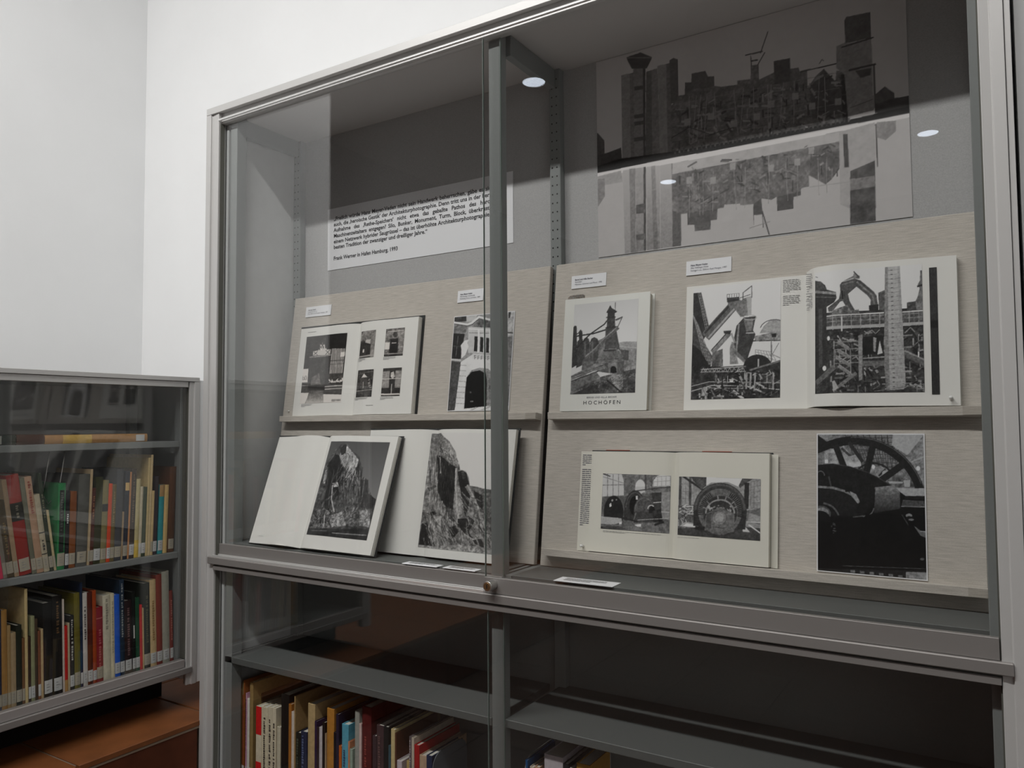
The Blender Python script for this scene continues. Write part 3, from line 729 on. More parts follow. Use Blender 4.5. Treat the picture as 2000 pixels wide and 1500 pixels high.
# ---- portal print (crop 840,540 x5)
def pic_portal():
    p = Pic([(258, 395), (822, 352), (700, 1295), (158, 1318)], 120, 176, 128)
    p.fill([(250, 390), (372, 378), (370, 440), (250, 448)], 52, n=25); p.fill([(372, 378), (480, 370), (450, 440), (372, 450)], 165, n=15)
    p.fill([(250, 470), (380, 490), (360, 560), (240, 560)], 105, n=12); p.line([(248, 450), (380, 475), (420, 460), (490, 400), (620, 440)], 18, 205); p.line([(248, 466), (380, 492), (425, 475), (490, 420), (610, 455)], 6, 60)
    p.fill([(440, 480), (490, 420), (610, 450), (600, 520), (440, 500)], 78, n=35, fine=20)
    p.fill([(385, 500), (700, 520), (690, 780), (370, 760)], 168, n=18)
    p.line([(385, 520), (640, 540)], 10, 200); p.line([(390, 560), (640, 570)], 6, 90)
    for q in ([(440, 595), (474, 600), (456, 748), (425, 745)], [(492, 602), (526, 610), (510, 757), (480, 750)], [(546, 612), (578, 617), (562, 762), (535, 760)], [(600, 620), (635, 625), (620, 770), (590, 765)]): p.fill(q, 30)
    for x in (482, 535, 588): p.line([(x, 530), (x-18, 755)], 15, 212)
    p.fill([(235, 560), (348, 570), (300, 822), (208, 815)], 32, n=8); p.line([(285, 590), (255, 800)], 5, 90); p.line([(225, 690), (320, 700)], 4, 80); p.line([(205, 825), (300, 832)], 14, 175)
    p.fill([(330, 655), (350, 635), (388, 628), (370, 660), (378, 700), (345, 780), (305, 815), (310, 720), (305, 685)], 195, fine=25)
    p.fill([(202, 840), (302, 850), (235, 1320), (150, 1320)], 62, n=10)
    p.fill([(300, 850), (420, 770), (680, 800), (640, 1290), (225, 1310)], 188, n=16)
    p.fill([(415, 765), (660, 790), (655, 838), (410, 815)], 178, n=10)
    for i, ch in enumerate('SEEBURG'): p.line([(430+i*30, 785+i*2), (428+i*30, 822+i*2)], 6, 95); p.line([(428+i*30, 788+i*2), (446+i*30, 790+i*2)], 5, 105); p.line([(428+i*30, 806+i*2), (444+i*30, 807+i*2)], 5, 105)
    for i in range(8): p.line([(296-i*9, 880+i*52), (352-i*5, 884+i*52)], 4, 120)
    p.fill([(310, 1295), (328, 1120), (345, 1000), (395, 930), (470, 905), (545, 915), (590, 960), (600, 1010), (580, 1280)], 120, n=18)
    p.fill([(312, 1293), (330, 1110), (348, 1000), (395, 945), (470, 930), (522, 960), (528, 1020), (510, 1272)], 12)
    p.line([(370, 1225), (395, 1225)], 10, 120); p.line([(372, 1135), (380, 1145)], 12, 80)
    p.fill([(545, 1000), (575, 1010), (570, 1200), (540, 1200)], 90, fine=30)
    p.fill([(150, 1322), (240, 1305), (520, 1265), (720, 1262), (720, 1330), (150, 1345)], 205); p.line([(350, 1320), (420, 1280)], 14, 150); p.line([(450, 1310), (540, 1270)], 14, 150)
    p.fill([(690, 360), (830, 345), (790, 620), (660, 600)], 150, n=30, fine=25); p.fill([(765, 360), (790, 355), (775, 420), (762, 420)], 45); p.line([(700, 560), (800, 570)], 14, 60); p.fill([(665, 620), (790, 600), (720, 1260), (640, 1260)], 95, n=20)
    return p
# ---- blast furnace book cover (crop 1070,520 x4.687)
def pic_furnace():
    p = Pic([(247, 352), (830, 297), (800, 1158), (203, 1172)], 125, 172, 178)
    p.fill([(240, 340), (840, 290), (820, 720), (230, 720)], 172, to=190, q=0)
    p.fill([(650, 700), (700, 688), (830, 690), (810, 980), (640, 980)], 138, to=100, n=12); p.fill([(660, 760), (740, 770), (735, 860), (690, 860)], 70); p.line([(650, 735), (820, 745)], 5, 165)
    p.fill([(300, 760), (540, 640), (640, 760), (640, 900), (300, 900)], 104, n=16)
    p.fill([(272, 690), (300, 655), (322, 665), (322, 900), (262, 930)], 58, n=8)
    for x0, x1 in ((322, 386), (388, 466)): p.fill([(x0, 690), (x0+14, 660), ((x0+x1)/2, 648), (x1-10, 662), (x1, 695), (x1-6, 880), (x0, 905)], 60, n=8); p.fill([(x0+12, 690), (x0+30, 680), (x0+28, 880), (x0+12, 890)], 88)
    p.fill([(225, 690), (236, 560), (250, 543), (268, 548), (270, 900), (222, 930)], 46); p.fill([(285, 600), (302, 578), (320, 595), (318, 660), (288, 670)], 54)
    p.line([(228, 645), (420, 615), (530, 582)], 13, 46); p.line([(250, 632), (300, 600)], 8, 50)
    p.fill([(536, 425), (560, 380), (572, 358), (585, 385), (612, 400), (636, 418), (612, 432), (614, 470), (545, 472), (548, 432)], 48)
    p.fill([(545, 470), (615, 468), (616, 560), (538, 562)], 56, fine=14); p.line([(530, 565), (640, 555)], 12, 40); p.line([(536, 470), (620, 466)], 8, 40)
    p.fill([(530, 565), (618, 562), (650, 760), (522, 760)], 66, n=10); p.line([(622, 580), (655, 765)], 9, 60); p.line([(618, 335), (617, 400)], 6, 70)
    p.line([(620, 492), (682, 465)], 9, 44); p.line([(680, 468), (632, 572)], 6, 60); p.line([(672, 480), (620, 500)], 4, 60)
    p.line([(540, 500), (520, 530), (390, 620), (262, 750)], 11, 42); p.line([(640, 562), (520, 670), (440, 760), (345, 835)], 33, 82); p.line([(632, 558), (512, 664), (432, 752), (345, 826)], 9, 120)
    p.fill([(320, 860), (350, 825), (420, 870), (420, 930), (310, 950)], 84, n=8)
    p.fill([(440, 870), (500, 780), (560, 752), (625, 748), (698, 832), (690, 862), (560, 890)], 96, n=8); p.line([(512, 772), (620, 768)], 14, 48); p.line([(445, 860), (695, 838)], 4, 60)
    p.fill([(440, 875), (560, 890), (695, 862), (705, 1000), (450, 960)], 78, n=12); p.fill([(555, 880), (635, 880), (632, 978), (556, 975)], 112); p.ell(600, 945, 28, 33, 22); p.fill([(572, 945), (629, 945), (629, 975), (572, 972)], 22)
    p.fill([(690, 900), (740, 880), (800, 900), (795, 960), (700, 960)], 120, n=50); p.fill([(690, 960), (800, 940), (800, 1170), (690, 1170)], 62, n=26)
    p.fill([(215, 1000), (420, 900), (500, 890), (550, 935), (440, 950), (215, 1040)], 102); p.fill([(213, 1055), (440, 960), (480, 1010), (212, 1155)], 92)
    p.line([(214, 1010), (500, 905)], 6, 50); p.line([(213, 1050), (470, 955)], 8, 44)
    p.fill([(205, 1155), (480, 1012), (560, 990), (690, 985), (690, 1170), (205, 1175)], 66, n=34, fine=20); p.fill([(560, 1000), (680, 985), (690, 1100), (640, 1150)], 118, n=30, fine=20); p.strokes([(480, 1000), (800, 960), (790, 1160), (220, 1165)], 150, [30, 40, 110, 130, 70], 30, 7, -30, 40); p.strokes([(215, 1010), (500, 900), (470, 960), (214, 1100)], 16, [60, 120], 150, 5, -24, 2); p.line([(540, 1040), (680, 1160)], 14, 34); p.fill([(210, 1175), (400, 1085), (470, 1090), (350, 1170)], 48)
    return p
# ---- steelworks spread, left page (crop 1300,480 x4.167)
def pic_works_left():
    p = Pic([(222, 345), (935, 280), (935, 1225), (208, 1262)], 168, 205, 212)
    p.fill([(222, 385), (286, 378), (310, 480), (362, 680), (310, 770), (222, 560)], 40, n=10); p.lattice([(262, 385), (288, 378), (362, 680), (330, 690)], 2, 14, 4, 120, True)
    p.fill([(220, 555), (300, 760), (385, 900), (370, 1010), (213, 1000)], 58, n=12); p.lattice([(220, 560), (262, 640), (390, 960), (330, 970)], 4, 12, 5, 120); p.fill([(215, 800), (290, 860), (380, 1010), (213, 1010)], 30)
    p.line([(545, 500), (335, 735)], 82, 84); p.line([(530, 480), (322, 712)], 18, 46); p.line([(562, 515), (352, 752)], 14, 140)
    p.fill([(503, 450), (545, 430), (600, 430), (640, 470), (640, 580), (605, 570), (560, 510), (520, 505)], 96, n=8)
    p.fill([(565, 490), (640, 430), (700, 412), (702, 568), (612, 582)], 104, n=8); p.fill([(660, 420), (702, 412), (702, 568), (672, 572)], 150)
    p.fill([(500, 425), (600, 418), (600, 448), (502, 462)], 40); p.lattice([(502, 398), (600, 390), (600, 430), (502, 436)], 5, 1, 4, 70)
    p.line([(632, 470), (632, 385), (702, 330), (702, 425)], 8, 90); p.line([(600, 430), (690, 400)], 6, 70)
    p.fill([(582, 650), (640, 585), (738, 575), (730, 610), (715, 690), (735, 720), (660, 960), (560, 880), (560, 760)], 52, n=10)
    p.fill([(640, 600), (720, 590), (705, 690), (660, 700)], 100, n=25); p.arc(690, 585, 52, 20, 0, 360, 6, 150); p.line([(660, 712), (722, 708)], 8, 170); p.line([(600, 640), (582, 860)], 14, 120)
    p.fill([(528, 830), (545, 780), (562, 790), (600, 960), (530, 965)], 118, n=10); p.line([(560, 850), (650, 940)], 26, 100)
    p.line([(520, 715), (388, 865)], 42, 112); p.line([(508, 705), (380, 850)], 8, 60); p.fill([(475, 695), (540, 690), (532, 722), (480, 716)], 46); p.line([(540, 715), (570, 790)], 16, 130)
    p.fill([(385, 870), (470, 840), (475, 980), (380, 1000)], 84, n=40)
    p.fill([(765, 715), (800, 655), (840, 615), (885, 600), (935, 608), (935, 700)], 138, n=8); p.arc(890, 690, 120, 88, 195, 290, 6, 50)
    p.fill([(728, 735), (935, 690), (935, 768), (728, 768)], 120, fine=30); p.fill([(865, 715), (900, 712), (900, 742), (865, 744)], 30); p.line([(700, 775), (935, 768)], 8, 50)
    p.fill([(735, 780), (935, 772), (935, 925), (860, 945), (735, 865)], 192, n=8); p.lattice([(735, 845), (860, 860), (900, 930), (735, 880)], 6, 2, 4, 120); p.line([(862, 770), (862, 940)], 7, 80); p.line([(920, 790), (870, 880), (935, 910)], 5, 100)
    p.ell(755, 985, 115, 102, 34); p.line([(760, 920), (760, 985)], 12, 160)
    p.fill([(211, 985), (480, 985), (660, 970), (720, 1020), (935, 925), (935, 1230), (207, 1268)], 44, n=26, fine=20)
    p.line([(290, 1012), (660, 980)], 6, 170); p.line([(290, 1032), (660, 1020)], 5, 150)
    for i in range(10): p.line([(295+i*36, 1030), (313+i*36, 1000-i), (331+i*36, 1028)], 5, 140)
    p.line([(690, 1010), (935, 930)], 14, 100); p.line([(215, 1150), (360, 1110), (930, 1105)], 6, 150); p.line([(215, 1190), (380, 1140), (640, 1135), (930, 1160)], 6, 170); p.line([(360, 1160), (640, 1158)], 6, 130)
    p.fill([(530, 1090), (560, 1090), (558, 1108), (530, 1108)], 215); p.fill([(320, 1150), (360, 1150), (355, 1260), (290, 1262)], 140, n=30); p.line([(560, 1180), (640, 1240)], 22, 170)
    p.clutter([(410, 1040), (900, 1000), (900, 1220), (230, 1240)], 150, [15, 20, 90, 130, 160, 25], 60, 9)
    for x in (668, 700, 735, 880): p.line([(x, 1030), (x-4, 1160)], 13, 135)
    return p
# ---- steelworks spread, right page (crop 1550,470 x4.054)
def pic_works_right():
    p = Pic([(175, 225), (1028, 220), (1028, 1213), (163, 1200)], 205, 240, 196)
    p.fill([(160, 560), (1040, 560), (1040, 1220), (160, 1220)], 46, n=22, fine=16)
    p.clutter([(290, 720), (1020, 720), (1020, 1190), (290, 1190)], 260, [18, 25, 30, 90, 115, 140], 60, 9)
    p.fill([(170, 290), (225, 300), (262, 335), (276, 372), (352, 402), (356, 450), (335, 482), (272, 512), (265, 990), (160, 1120)], 40, n=8)
    p.fill([(175, 285), (228, 305), (274, 372), (175, 372)], 62, n=8); p.line([(175, 378), (350, 412)], 20, 118); p.line([(275, 375), (350, 402)], 4, 60); p.line([(180, 420), (350, 445)], 5, 90); p.line([(180, 255), (200, 265)], 4, 80); p.fill([(205, 520), (235, 520), (230, 980), (200, 1000)], 62)
    p.fill([(385, 345), (400, 325), (500, 300), (548, 318), (650, 412), (672, 445), (682, 525), (622, 535), (625, 475), (600, 440), (516, 366), (448, 422), (460, 480), (500, 552), (455, 562), (405, 475), (385, 480), (320, 555), (288, 552), (283, 520), (375, 458), (388, 400)], 70, n=10)
    p.line([(520, 330), (640, 440), (655, 520)], 14, 108); p.line([(400, 345), (500, 325)], 10, 100); p.fill([(405, 320), (490, 280), (500, 248), (545, 285), (540, 305), (490, 298)], 105, fine=30); p.line([(497, 245), (535, 290)], 8, 40); p.line([(402, 395), (405, 460)], 10, 25)
    p.fill([(610, 520), (685, 515), (685, 565), (612, 565)], 34); p.fill([(320, 545), (440, 510), (470, 560), (530, 545), (535, 580), (310, 585)], 96, fine=40); p.fill([(685, 425), (738, 405), (738, 560), (690, 560)], 78, n=30)
    for (xa, xb) in ((272, 726), (870, 1030)):
        p.fill([(xa, 578), (xb, 578), (xb, 672), (xa, 672)], 74, fine=34); p.line([(xa, 587), (xb, 584)], 8, 205); p.line([(xa, 604), (xb, 602)], 4, 130); p.line([(xa, 634), (xb, 632)], 5, 120); p.line([(xa, 683), (xb, 683)], 24, 150); p.line([(xa, 702), (xb, 706)], 8, 30)
        for x in range(xa+50, xb, 74): p.line([(x, 590), (x, 700)], 6, 140)
    p.line([(395, 600), (395, 715)], 12, 170)
    p.fill([(1028, 270), (1012, 272), (1008, 350), (990, 380), (1005, 410), (990, 470), (965, 520), (1028, 520)], 92, n=10); p.line([(988, 395), (1028, 385)], 14, 40); p.fill([(905, 515), (975, 508), (975, 578), (905, 578)], 62, fine=20); p.fill([(975, 510), (1028, 510), (1028, 578), (975, 578)], 110, n=20)
    p.line([(330, 790), (330, 1000)], 9, 120); p.line([(460, 860), (460, 1080)], 9, 120)
    for (a, b) in (((360, 800), (450, 860)), ((360, 870), (450, 925)), ((345, 920), (450, 985)), ((365, 990), (460, 1060))): p.line([a, b], 24, 112); p.line([(a[0], a[1]-16), (b[0], b[1]-16)], 4, 150)
    for y in (803, 860, 915, 970): p.line([(330, y), (520, y-4)], 7, 118)
    p.fill([(522, 755), (556, 745), (550, 1100), (522, 1110)], 122, n=24); p.line([(345, 1165), (500, 1050)], 26, 100); p.line([(180, 1110), (325, 1000)], 40, 84); p.fill([(310, 1110), (330, 1100), (360, 1160), (320, 1190)], 150)
    p.fill([(560, 765), (722, 760), (720, 900), (556, 910)], 24, n=10); p.fill([(640, 770), (665, 780), (655, 890), (640, 880)], 130); p.fill([(690, 800), (712, 900), (670, 910)], 175); p.line([(556, 975), (722, 978)], 40, 88); p.line([(556, 935), (722, 930)], 8, 140)
    p.ell(247, 1000, 16, 20, 190); p.ell(285, 765, 12, 18, 190); p.line([(570, 720), (600, 745), (630, 715), (660, 745), (690, 715)], 6, 130); p.line([(885, 750), (930, 710), (960, 745)], 8, 120)
    p.line([(880, 905), (1030, 985)], 52, 84); p.line([(880, 888), (1030, 965)], 10, 130); p.line([(940, 860), (1028, 790)], 8, 100); p.fill([(980, 900), (992, 900), (990, 940), (980, 940)], 190)
    ch = [(742, 225), (856, 225), (868, 600), (884, 1140), (868, 1185), (735, 1190), (722, 1000), (728, 700)]
    p.fill(ch, 158, to=138, n=6, fine=5); p.fill([(742, 225), (765, 225), (758, 700), (762, 1188), (735, 1190), (722, 1000), (728, 700)], 122, to=104); p.fill([(838, 225), (856, 225), (868, 600), (884, 1140), (868, 1185), (855, 1100)], 140)
    for i in range(27):
        y = 250+i*35; p.line([(742-i*0.6, y), (800, y+6), (858+i, y-2)], 4, 122)
        p.line([(785, y+2), (800, y+2)], 6, 70)
    p.line([(640, 1195), (1028, 1150)], 6, 100); p.line([(860, 1140), (1028, 1205)], 5, 90)
    return p
def pic_strip():
    p = Pic([(1080, 215), (1148, 210), (1145, 1220), (1088, 1218)], 18, 200, 40)
    p.fill([(1070, 200), (1160, 200), (1160, 680), (1070, 690)], 44, n=6); p.fill([(1070, 690), (1160, 680), (1160, 740), (1070, 745)], 24)
    return p
# ---- generator hall, two pages (crop 1100,850 x4.348)
def pic_gen_left():
    p = Pic([(335, 322), (908, 345), (893, 832), (320, 795)], 134, 112, 112)
    p.fill([(330, 325), (520, 330), (522, 515), (330, 525)], 172, n=6); p.lattice([(330, 325), (520, 330), (522, 515), (330, 525)], 4, 2, 5, 96); p.line([(330, 350), (520, 410)], 5, 110); p.line([(335, 325), (400, 350)], 10, 60)
    p.fill([(500, 330), (620, 335), (620, 500), (525, 500), (520, 400)], 92, n=10); p.fill([(610, 335), (908, 345), (900, 480), (610, 480)], 104, n=10)
    p.ell(660, 440, 42, 60, 186); p.fill([(618, 440), (702, 440), (702, 490), (618, 490)], 170); p.fill([(762, 440), (768, 390), (800, 350), (850, 335), (905, 345), (902, 440)], 186); p.lattice([(770, 360), (902, 350), (902, 430), (770, 440)], 4, 2, 4, 140)
    p.line([(705, 340), (708, 470)], 14, 70); p.line([(755, 340), (758, 470)], 12, 80); p.line([(610, 478), (900, 440)], 10, 66)
    p.fill([(325, 525), (520, 520), (900, 480), (895, 840), (318, 800)], 84, n=16)
    p.fill([(832, 490), (900, 480), (892, 720), (832, 700)], 130); p.line([(830, 650), (892, 655)], 6, 170); p.fill([(755, 490), (836, 490), (832, 640), (775, 650)], 58); p.line([(770, 575), (830, 570)], 6, 190)
    p.ell(432, 660, 85, 145, 34, 180, 360); p.fill([(347, 655), (517, 655), (510, 760), (350, 740)], 36); p.fill([(395, 590), (410, 575), (415, 605), (398, 612)], 205); p.ell(420, 555, 8, 10, 150); p.ell(455, 550, 6, 7, 120)
    p.ell(615, 640, 92, 170, 52, 170, 370); p.fill([(520, 640), (710, 640), (700, 740), (520, 720)], 50); p.arc(615, 640, 80, 150, 190, 350, 8, 78); p.ell(610, 600, 42, 80, 24); p.fill([(622, 520), (638, 515), (640, 548), (625, 550)], 190)
    p.ell(695, 650, 88, 130, 74, 175, 365); p.fill([(608, 650), (780, 650), (770, 755), (605, 745)], 60); p.arc(695, 650, 78, 115, 190, 350, 6, 100); p.fill([(730, 640), (750, 600), (775, 605), (790, 660), (735, 665)], 30); p.arc(752, 625, 26, 28, 180, 320, 7, 190); p.fill([(760, 640), (830, 630), (845, 740), (770, 750)], 44, fine=20)
    p.line([(625, 660), (600, 740)], 8, 110); p.line([(500, 700), (640, 735)], 14, 40); p.line([(640, 720), (890, 705)], 5, 150)
    p.fill([(325, 690), (500, 706), (508, 740), (420, 762), (324, 752)], 150, n=8); p.fill([(480, 740), (505, 735), (505, 760), (480, 765)], 190)
    p.fill([(322, 760), (520, 755), (600, 745), (895, 735), (893, 840), (320, 800)], 96, n=12); p.fill([(320, 775), (480, 770), (560, 800), (320, 800)], 62); p.fill([(612, 760), (668, 752), (668, 776), (640, 776)], 200); p.line([(780, 760), (850, 735)], 18, 40)
    return p
def pic_gen_right():
    p = Pic([(978, 350), (1678, 372), (1672, 897), (965, 845)], 160, 120, 132)
    p.fill([(975, 350), (1110, 352), (1110, 620), (970, 620)], 140, n=10); p.lattice([(1005, 355), (1080, 355), (1080, 600), (1005, 600)], 2, 4, 4, 110)
    for x in (993, 1085): p.line([(x, 352), (x-4, 620)], 20, 50); p.line([(x, 352), (x-4, 620)], 5, 96)
    p.line([(1020, 352), (1170, 450), (1230, 500)], 18, 48); p.fill([(1090, 352), (1222, 360), (1222, 432), (1180, 460), (1110, 390)], 72, n=12)
    p.fill([(1222, 358), (1520, 370), (1490, 440), (1400, 400), (1260, 405), (1222, 430)], 190); p.fill([(1520, 370), (1610, 372), (1500, 450), (1490, 430)], 70); p.fill([(1560, 400), (1680, 372), (1675, 640), (1560, 640)], 138, n=8); p.lattice([(1590, 400), (1678, 380), (1674, 620), (1590, 620)], 3, 5, 4, 100); p.line([(1560, 410), (1552, 620)], 40, 44)
    p.fill([(968, 600), (1130, 590), (1130, 800), (966, 800)], 92, n=20); p.clutter([(975, 600), (1130, 600), (1130, 700), (970, 720)], 40, [150, 60, 180], 70, 6); p.fill([(985, 770), (1040, 735), (1140, 750), (1135, 785)], 150); p.fill([(1020, 770), (1050, 748), (1130, 760), (1125, 780)], 205)
    p.fill([(1555, 640), (1675, 620), (1672, 760), (1555, 730)], 96); p.fill([(1580, 660), (1672, 690), (1672, 740), (1560, 735)], 138); p.line([(1550, 735), (1672, 742)], 6, 190)
    p.fill([(966, 790), (1200, 780), (1480, 770), (1672, 790), (1672, 900), (964, 850)], 60, n=8); p.line([(1575, 760), (1672, 830)], 10, 190); p.fill([(1520, 790), (1550, 780), (1585, 822), (1525, 818)], 178)
    p.ell(1335, 635, 222, 228, 54); p.fill([(1113, 635), (1170, 640), (1180, 770), (1110, 770)], 46); p.fill([(1490, 640), (1560, 640), (1545, 800), (1480, 800)], 46); p.arc(1335, 635, 205, 212, 180, 360, 18, 78); p.ell(1335, 650, 182, 195, 90)
    for t in range(176, 246, 5): p.line([(1335+178*math.cos(math.radians(t)), 660+188*math.sin(math.radians(t))), (1335+140*math.cos(math.radians(t)), 660+150*math.sin(math.radians(t)))], 8, 42)
    for t in range(300, 372, 5): p.line([(1335+190*math.cos(math.radians(t)), 660+195*math.sin(math.radians(t))), (1335+150*math.cos(math.radians(t)), 660+156*math.sin(math.radians(t)))], 8, 30)
    p.ell(1335, 665, 140, 150, 50); p.arc(1335, 665, 118, 115, 180, 360, 12, 132)
    for t in (200, 222, 262, 290, 320, 338): p.line([(1335+110*math.cos(math.radians(t)), 665+108*math.sin(math.radians(t))), (1335+150*math.cos(math.radians(t)), 665+155*math.sin(math.radians(t)))], 9, 120)
    p.clutter([(1240, 600), (1430, 600), (1430, 640), (1240, 640)], 16, [150, 120], 24, 12)
    p.fill([(1225, 665), (1320, 615), (1350, 618), (1452, 665), (1456, 790), (1450, 822), (1205, 806), (1212, 700)], 96, n=6); p.fill([(1225, 670), (1260, 655), (1260, 790), (1215, 790)], 72); p.ell(1328, 702, 60, 60, 118); p.ell(1328, 698, 36, 38, 140); p.arc(1328, 702, 58, 58, 0, 360, 4, 80); p.line([(1295, 780), (1365, 792)], 5, 40); p.fill([(1130, 770), (1210, 775), (1205, 806), (1125, 800)], 40)
    return p
# ---- flywheel print (crop 1560,830 x4.687)
def pic_wheel():
    p = Pic([(180, 84), (1154, 80), (1178, 1416), (168, 1328)], 205, 268, 16, (0.95, 0.97, 1.0))
    p.fill([(170, 70), (1170, 70), (1170, 580), (170, 580)], 100, n=14); p.lattice([(430, 80), (930, 78), (900, 420), (560, 400)], 9, 9, 6, 52, True)
    p.fill([(870, 80), (1155, 80), (1160, 140), (1000, 270), (860, 180)], 150); p.fill([(1150, 90), (1165, 560), (1060, 380), (990, 290)], 118, n=18, fine=12); p.line([(1040, 330), (1160, 280)], 10, 150); p.ell(1102, 390, 18, 22, 190)
    p.fill([(180, 80), (275, 84), (275, 140), (200, 110)], 130); p.fill([(180, 90), (290, 170), (180, 180)], 30); p.fill([(240, 240), (330, 210), (370, 350), (240, 350)], 124, n=60); p.fill([(245, 315), (275, 312), (275, 348), (245, 348)], 190)
    p.fill([(390, 200), (420, 185), (520, 330), (510, 390), (430, 370)], 140, n=50); p.line([(400, 210), (500, 300), (580, 350)], 22, 60); p.fill([(440, 290), (560, 260), (580, 370), (480, 390)], 150, n=50)
    p.fill([(820, 480), (900, 420), (1040, 410), (1080, 560), (820, 560)], 80, n=50); p.fill([(640, 380), (760, 370), (840, 420), (760, 480), (640, 460)], 130, n=40); p.ell(690, 378, 16, 18, 205); p.arc(690, 520, 190, 175, 220, 330, 16, 34); p.line([(740, 460), (800, 400)], 16, 40); p.ell(800, 435, 30, 25, 150)
    p.arc(520, 745, 620, 605, 250, 345, 78, 28); p.arc(520, 745, 648, 635, 255, 340, 8, 76); p.fill([(170, 180), (330, 130), (480, 100), (500, 165), (330, 200), (180, 260)], 26)
    p.line([(690, 175), (625, 430)], 62, 30); p.line([(970, 350), (760, 500)], 62, 30); p.line([(345, 190), (420, 380)], 56, 30); p.line([(470, 160), (590, 330)], 34, 40)
    p.fill([(170, 365), (320, 350), (450, 370), (600, 410), (720, 465), (870, 552), (700, 565), (695, 700), (600, 830), (170, 830)], 24, n=6); p.line([(330, 355), (480, 378), (640, 430), (740, 480), (850, 545)], 6, 62); p.arc(205, 460, 35, 40, 180, 360, 8, 90); p.line([(280, 470), (300, 560)], 14, 60)
    p.fill([(820, 508), (960, 512), (960, 528), (840, 530)], 150); p.fill([(965, 500), (1030, 495), (1025, 560), (975, 560)], 150)
    p.fill([(170, 555), (330, 560), (480, 600), (565, 690), (540, 740), (400, 800), (170, 700)], 28); p.line([(180, 562), (320, 572), (420, 600), (500, 640), (555, 705)], 20, 108); p.fill([(430, 555), (490, 545), (490, 605), (430, 610)], 22); p.fill([(470, 600), (530, 630), (560, 690), (545, 715), (490, 650)], 128)
    p.ell(205, 810, 90, 75, 70); p.ell(215, 800, 62, 48, 112); p.ell(190, 860, 100, 80, 20); p.arc(200, 860, 170, 150, 280, 345, 16, 80); p.fill([(165, 860), (310, 900), (330, 1330), (165, 1330)], 14)
    p.clutter([(300, 880), (330, 880), (330, 990), (305, 990)], 12, [90, 60], 16, 8)
    p.fill([(706, 565), (880, 545), (932, 600), (934, 790), (690, 800), (700, 700)], 118, to=34, n=6); p.arc(600, 740, 92, 95, 10, 95, 10, 96); p.line([(500, 838), (610, 825)], 10, 70)
    p.fill([(900, 570), (1175, 572), (1176, 642), (985, 642), (940, 610)], 146); p.fill([(975, 642), (1176, 642), (1176, 672), (975, 672)], 24); p.fill([(960, 678), (1178, 690), (1178, 742), (945, 738)], 66); p.line([(945, 738), (1178, 744)], 5, 140)
    p.fill([(930, 760), (1180, 750), (1186, 1320), (560, 1300), (560, 850), (690, 800)], 14, n=3); p.ell(1015, 822, 30, 18, 120); p.ell(1018, 840, 24, 14, 20); p.ell(1035, 860, 25, 10, 110); p.line([(950, 815), (1010, 910)], 8, 60); p.fill([(1060, 915), (1120, 960), (1180, 965), (1182, 1030), (1120, 1005)], 96); p.line([(1120, 965), (1180, 972)], 6, 150)
    p.line([(400, 1285), (980, 1305), (1185, 1312)], 5, 70); p.ell(1135, 1222, 20, 12, 70)
    p.fill([(160, 1310), (1190, 1330), (1190, 1440), (160, 1345)], 30)
    for i in range(8):
        x = 470+i*88; y = 1322+i*9; p.fill([(x, y), (x+42, y+4), (x+44, y+28), (x+2, y+24)], 92, n=20); p.fill([(x-30, y+26), (x+10, y+30), (x+12, y+54), (x-28, y+48)], 118, n=20)
    p.fill([(985, 1340), (1185, 1345), (1188, 1425), (985, 1400)], 112, n=40)
    return p
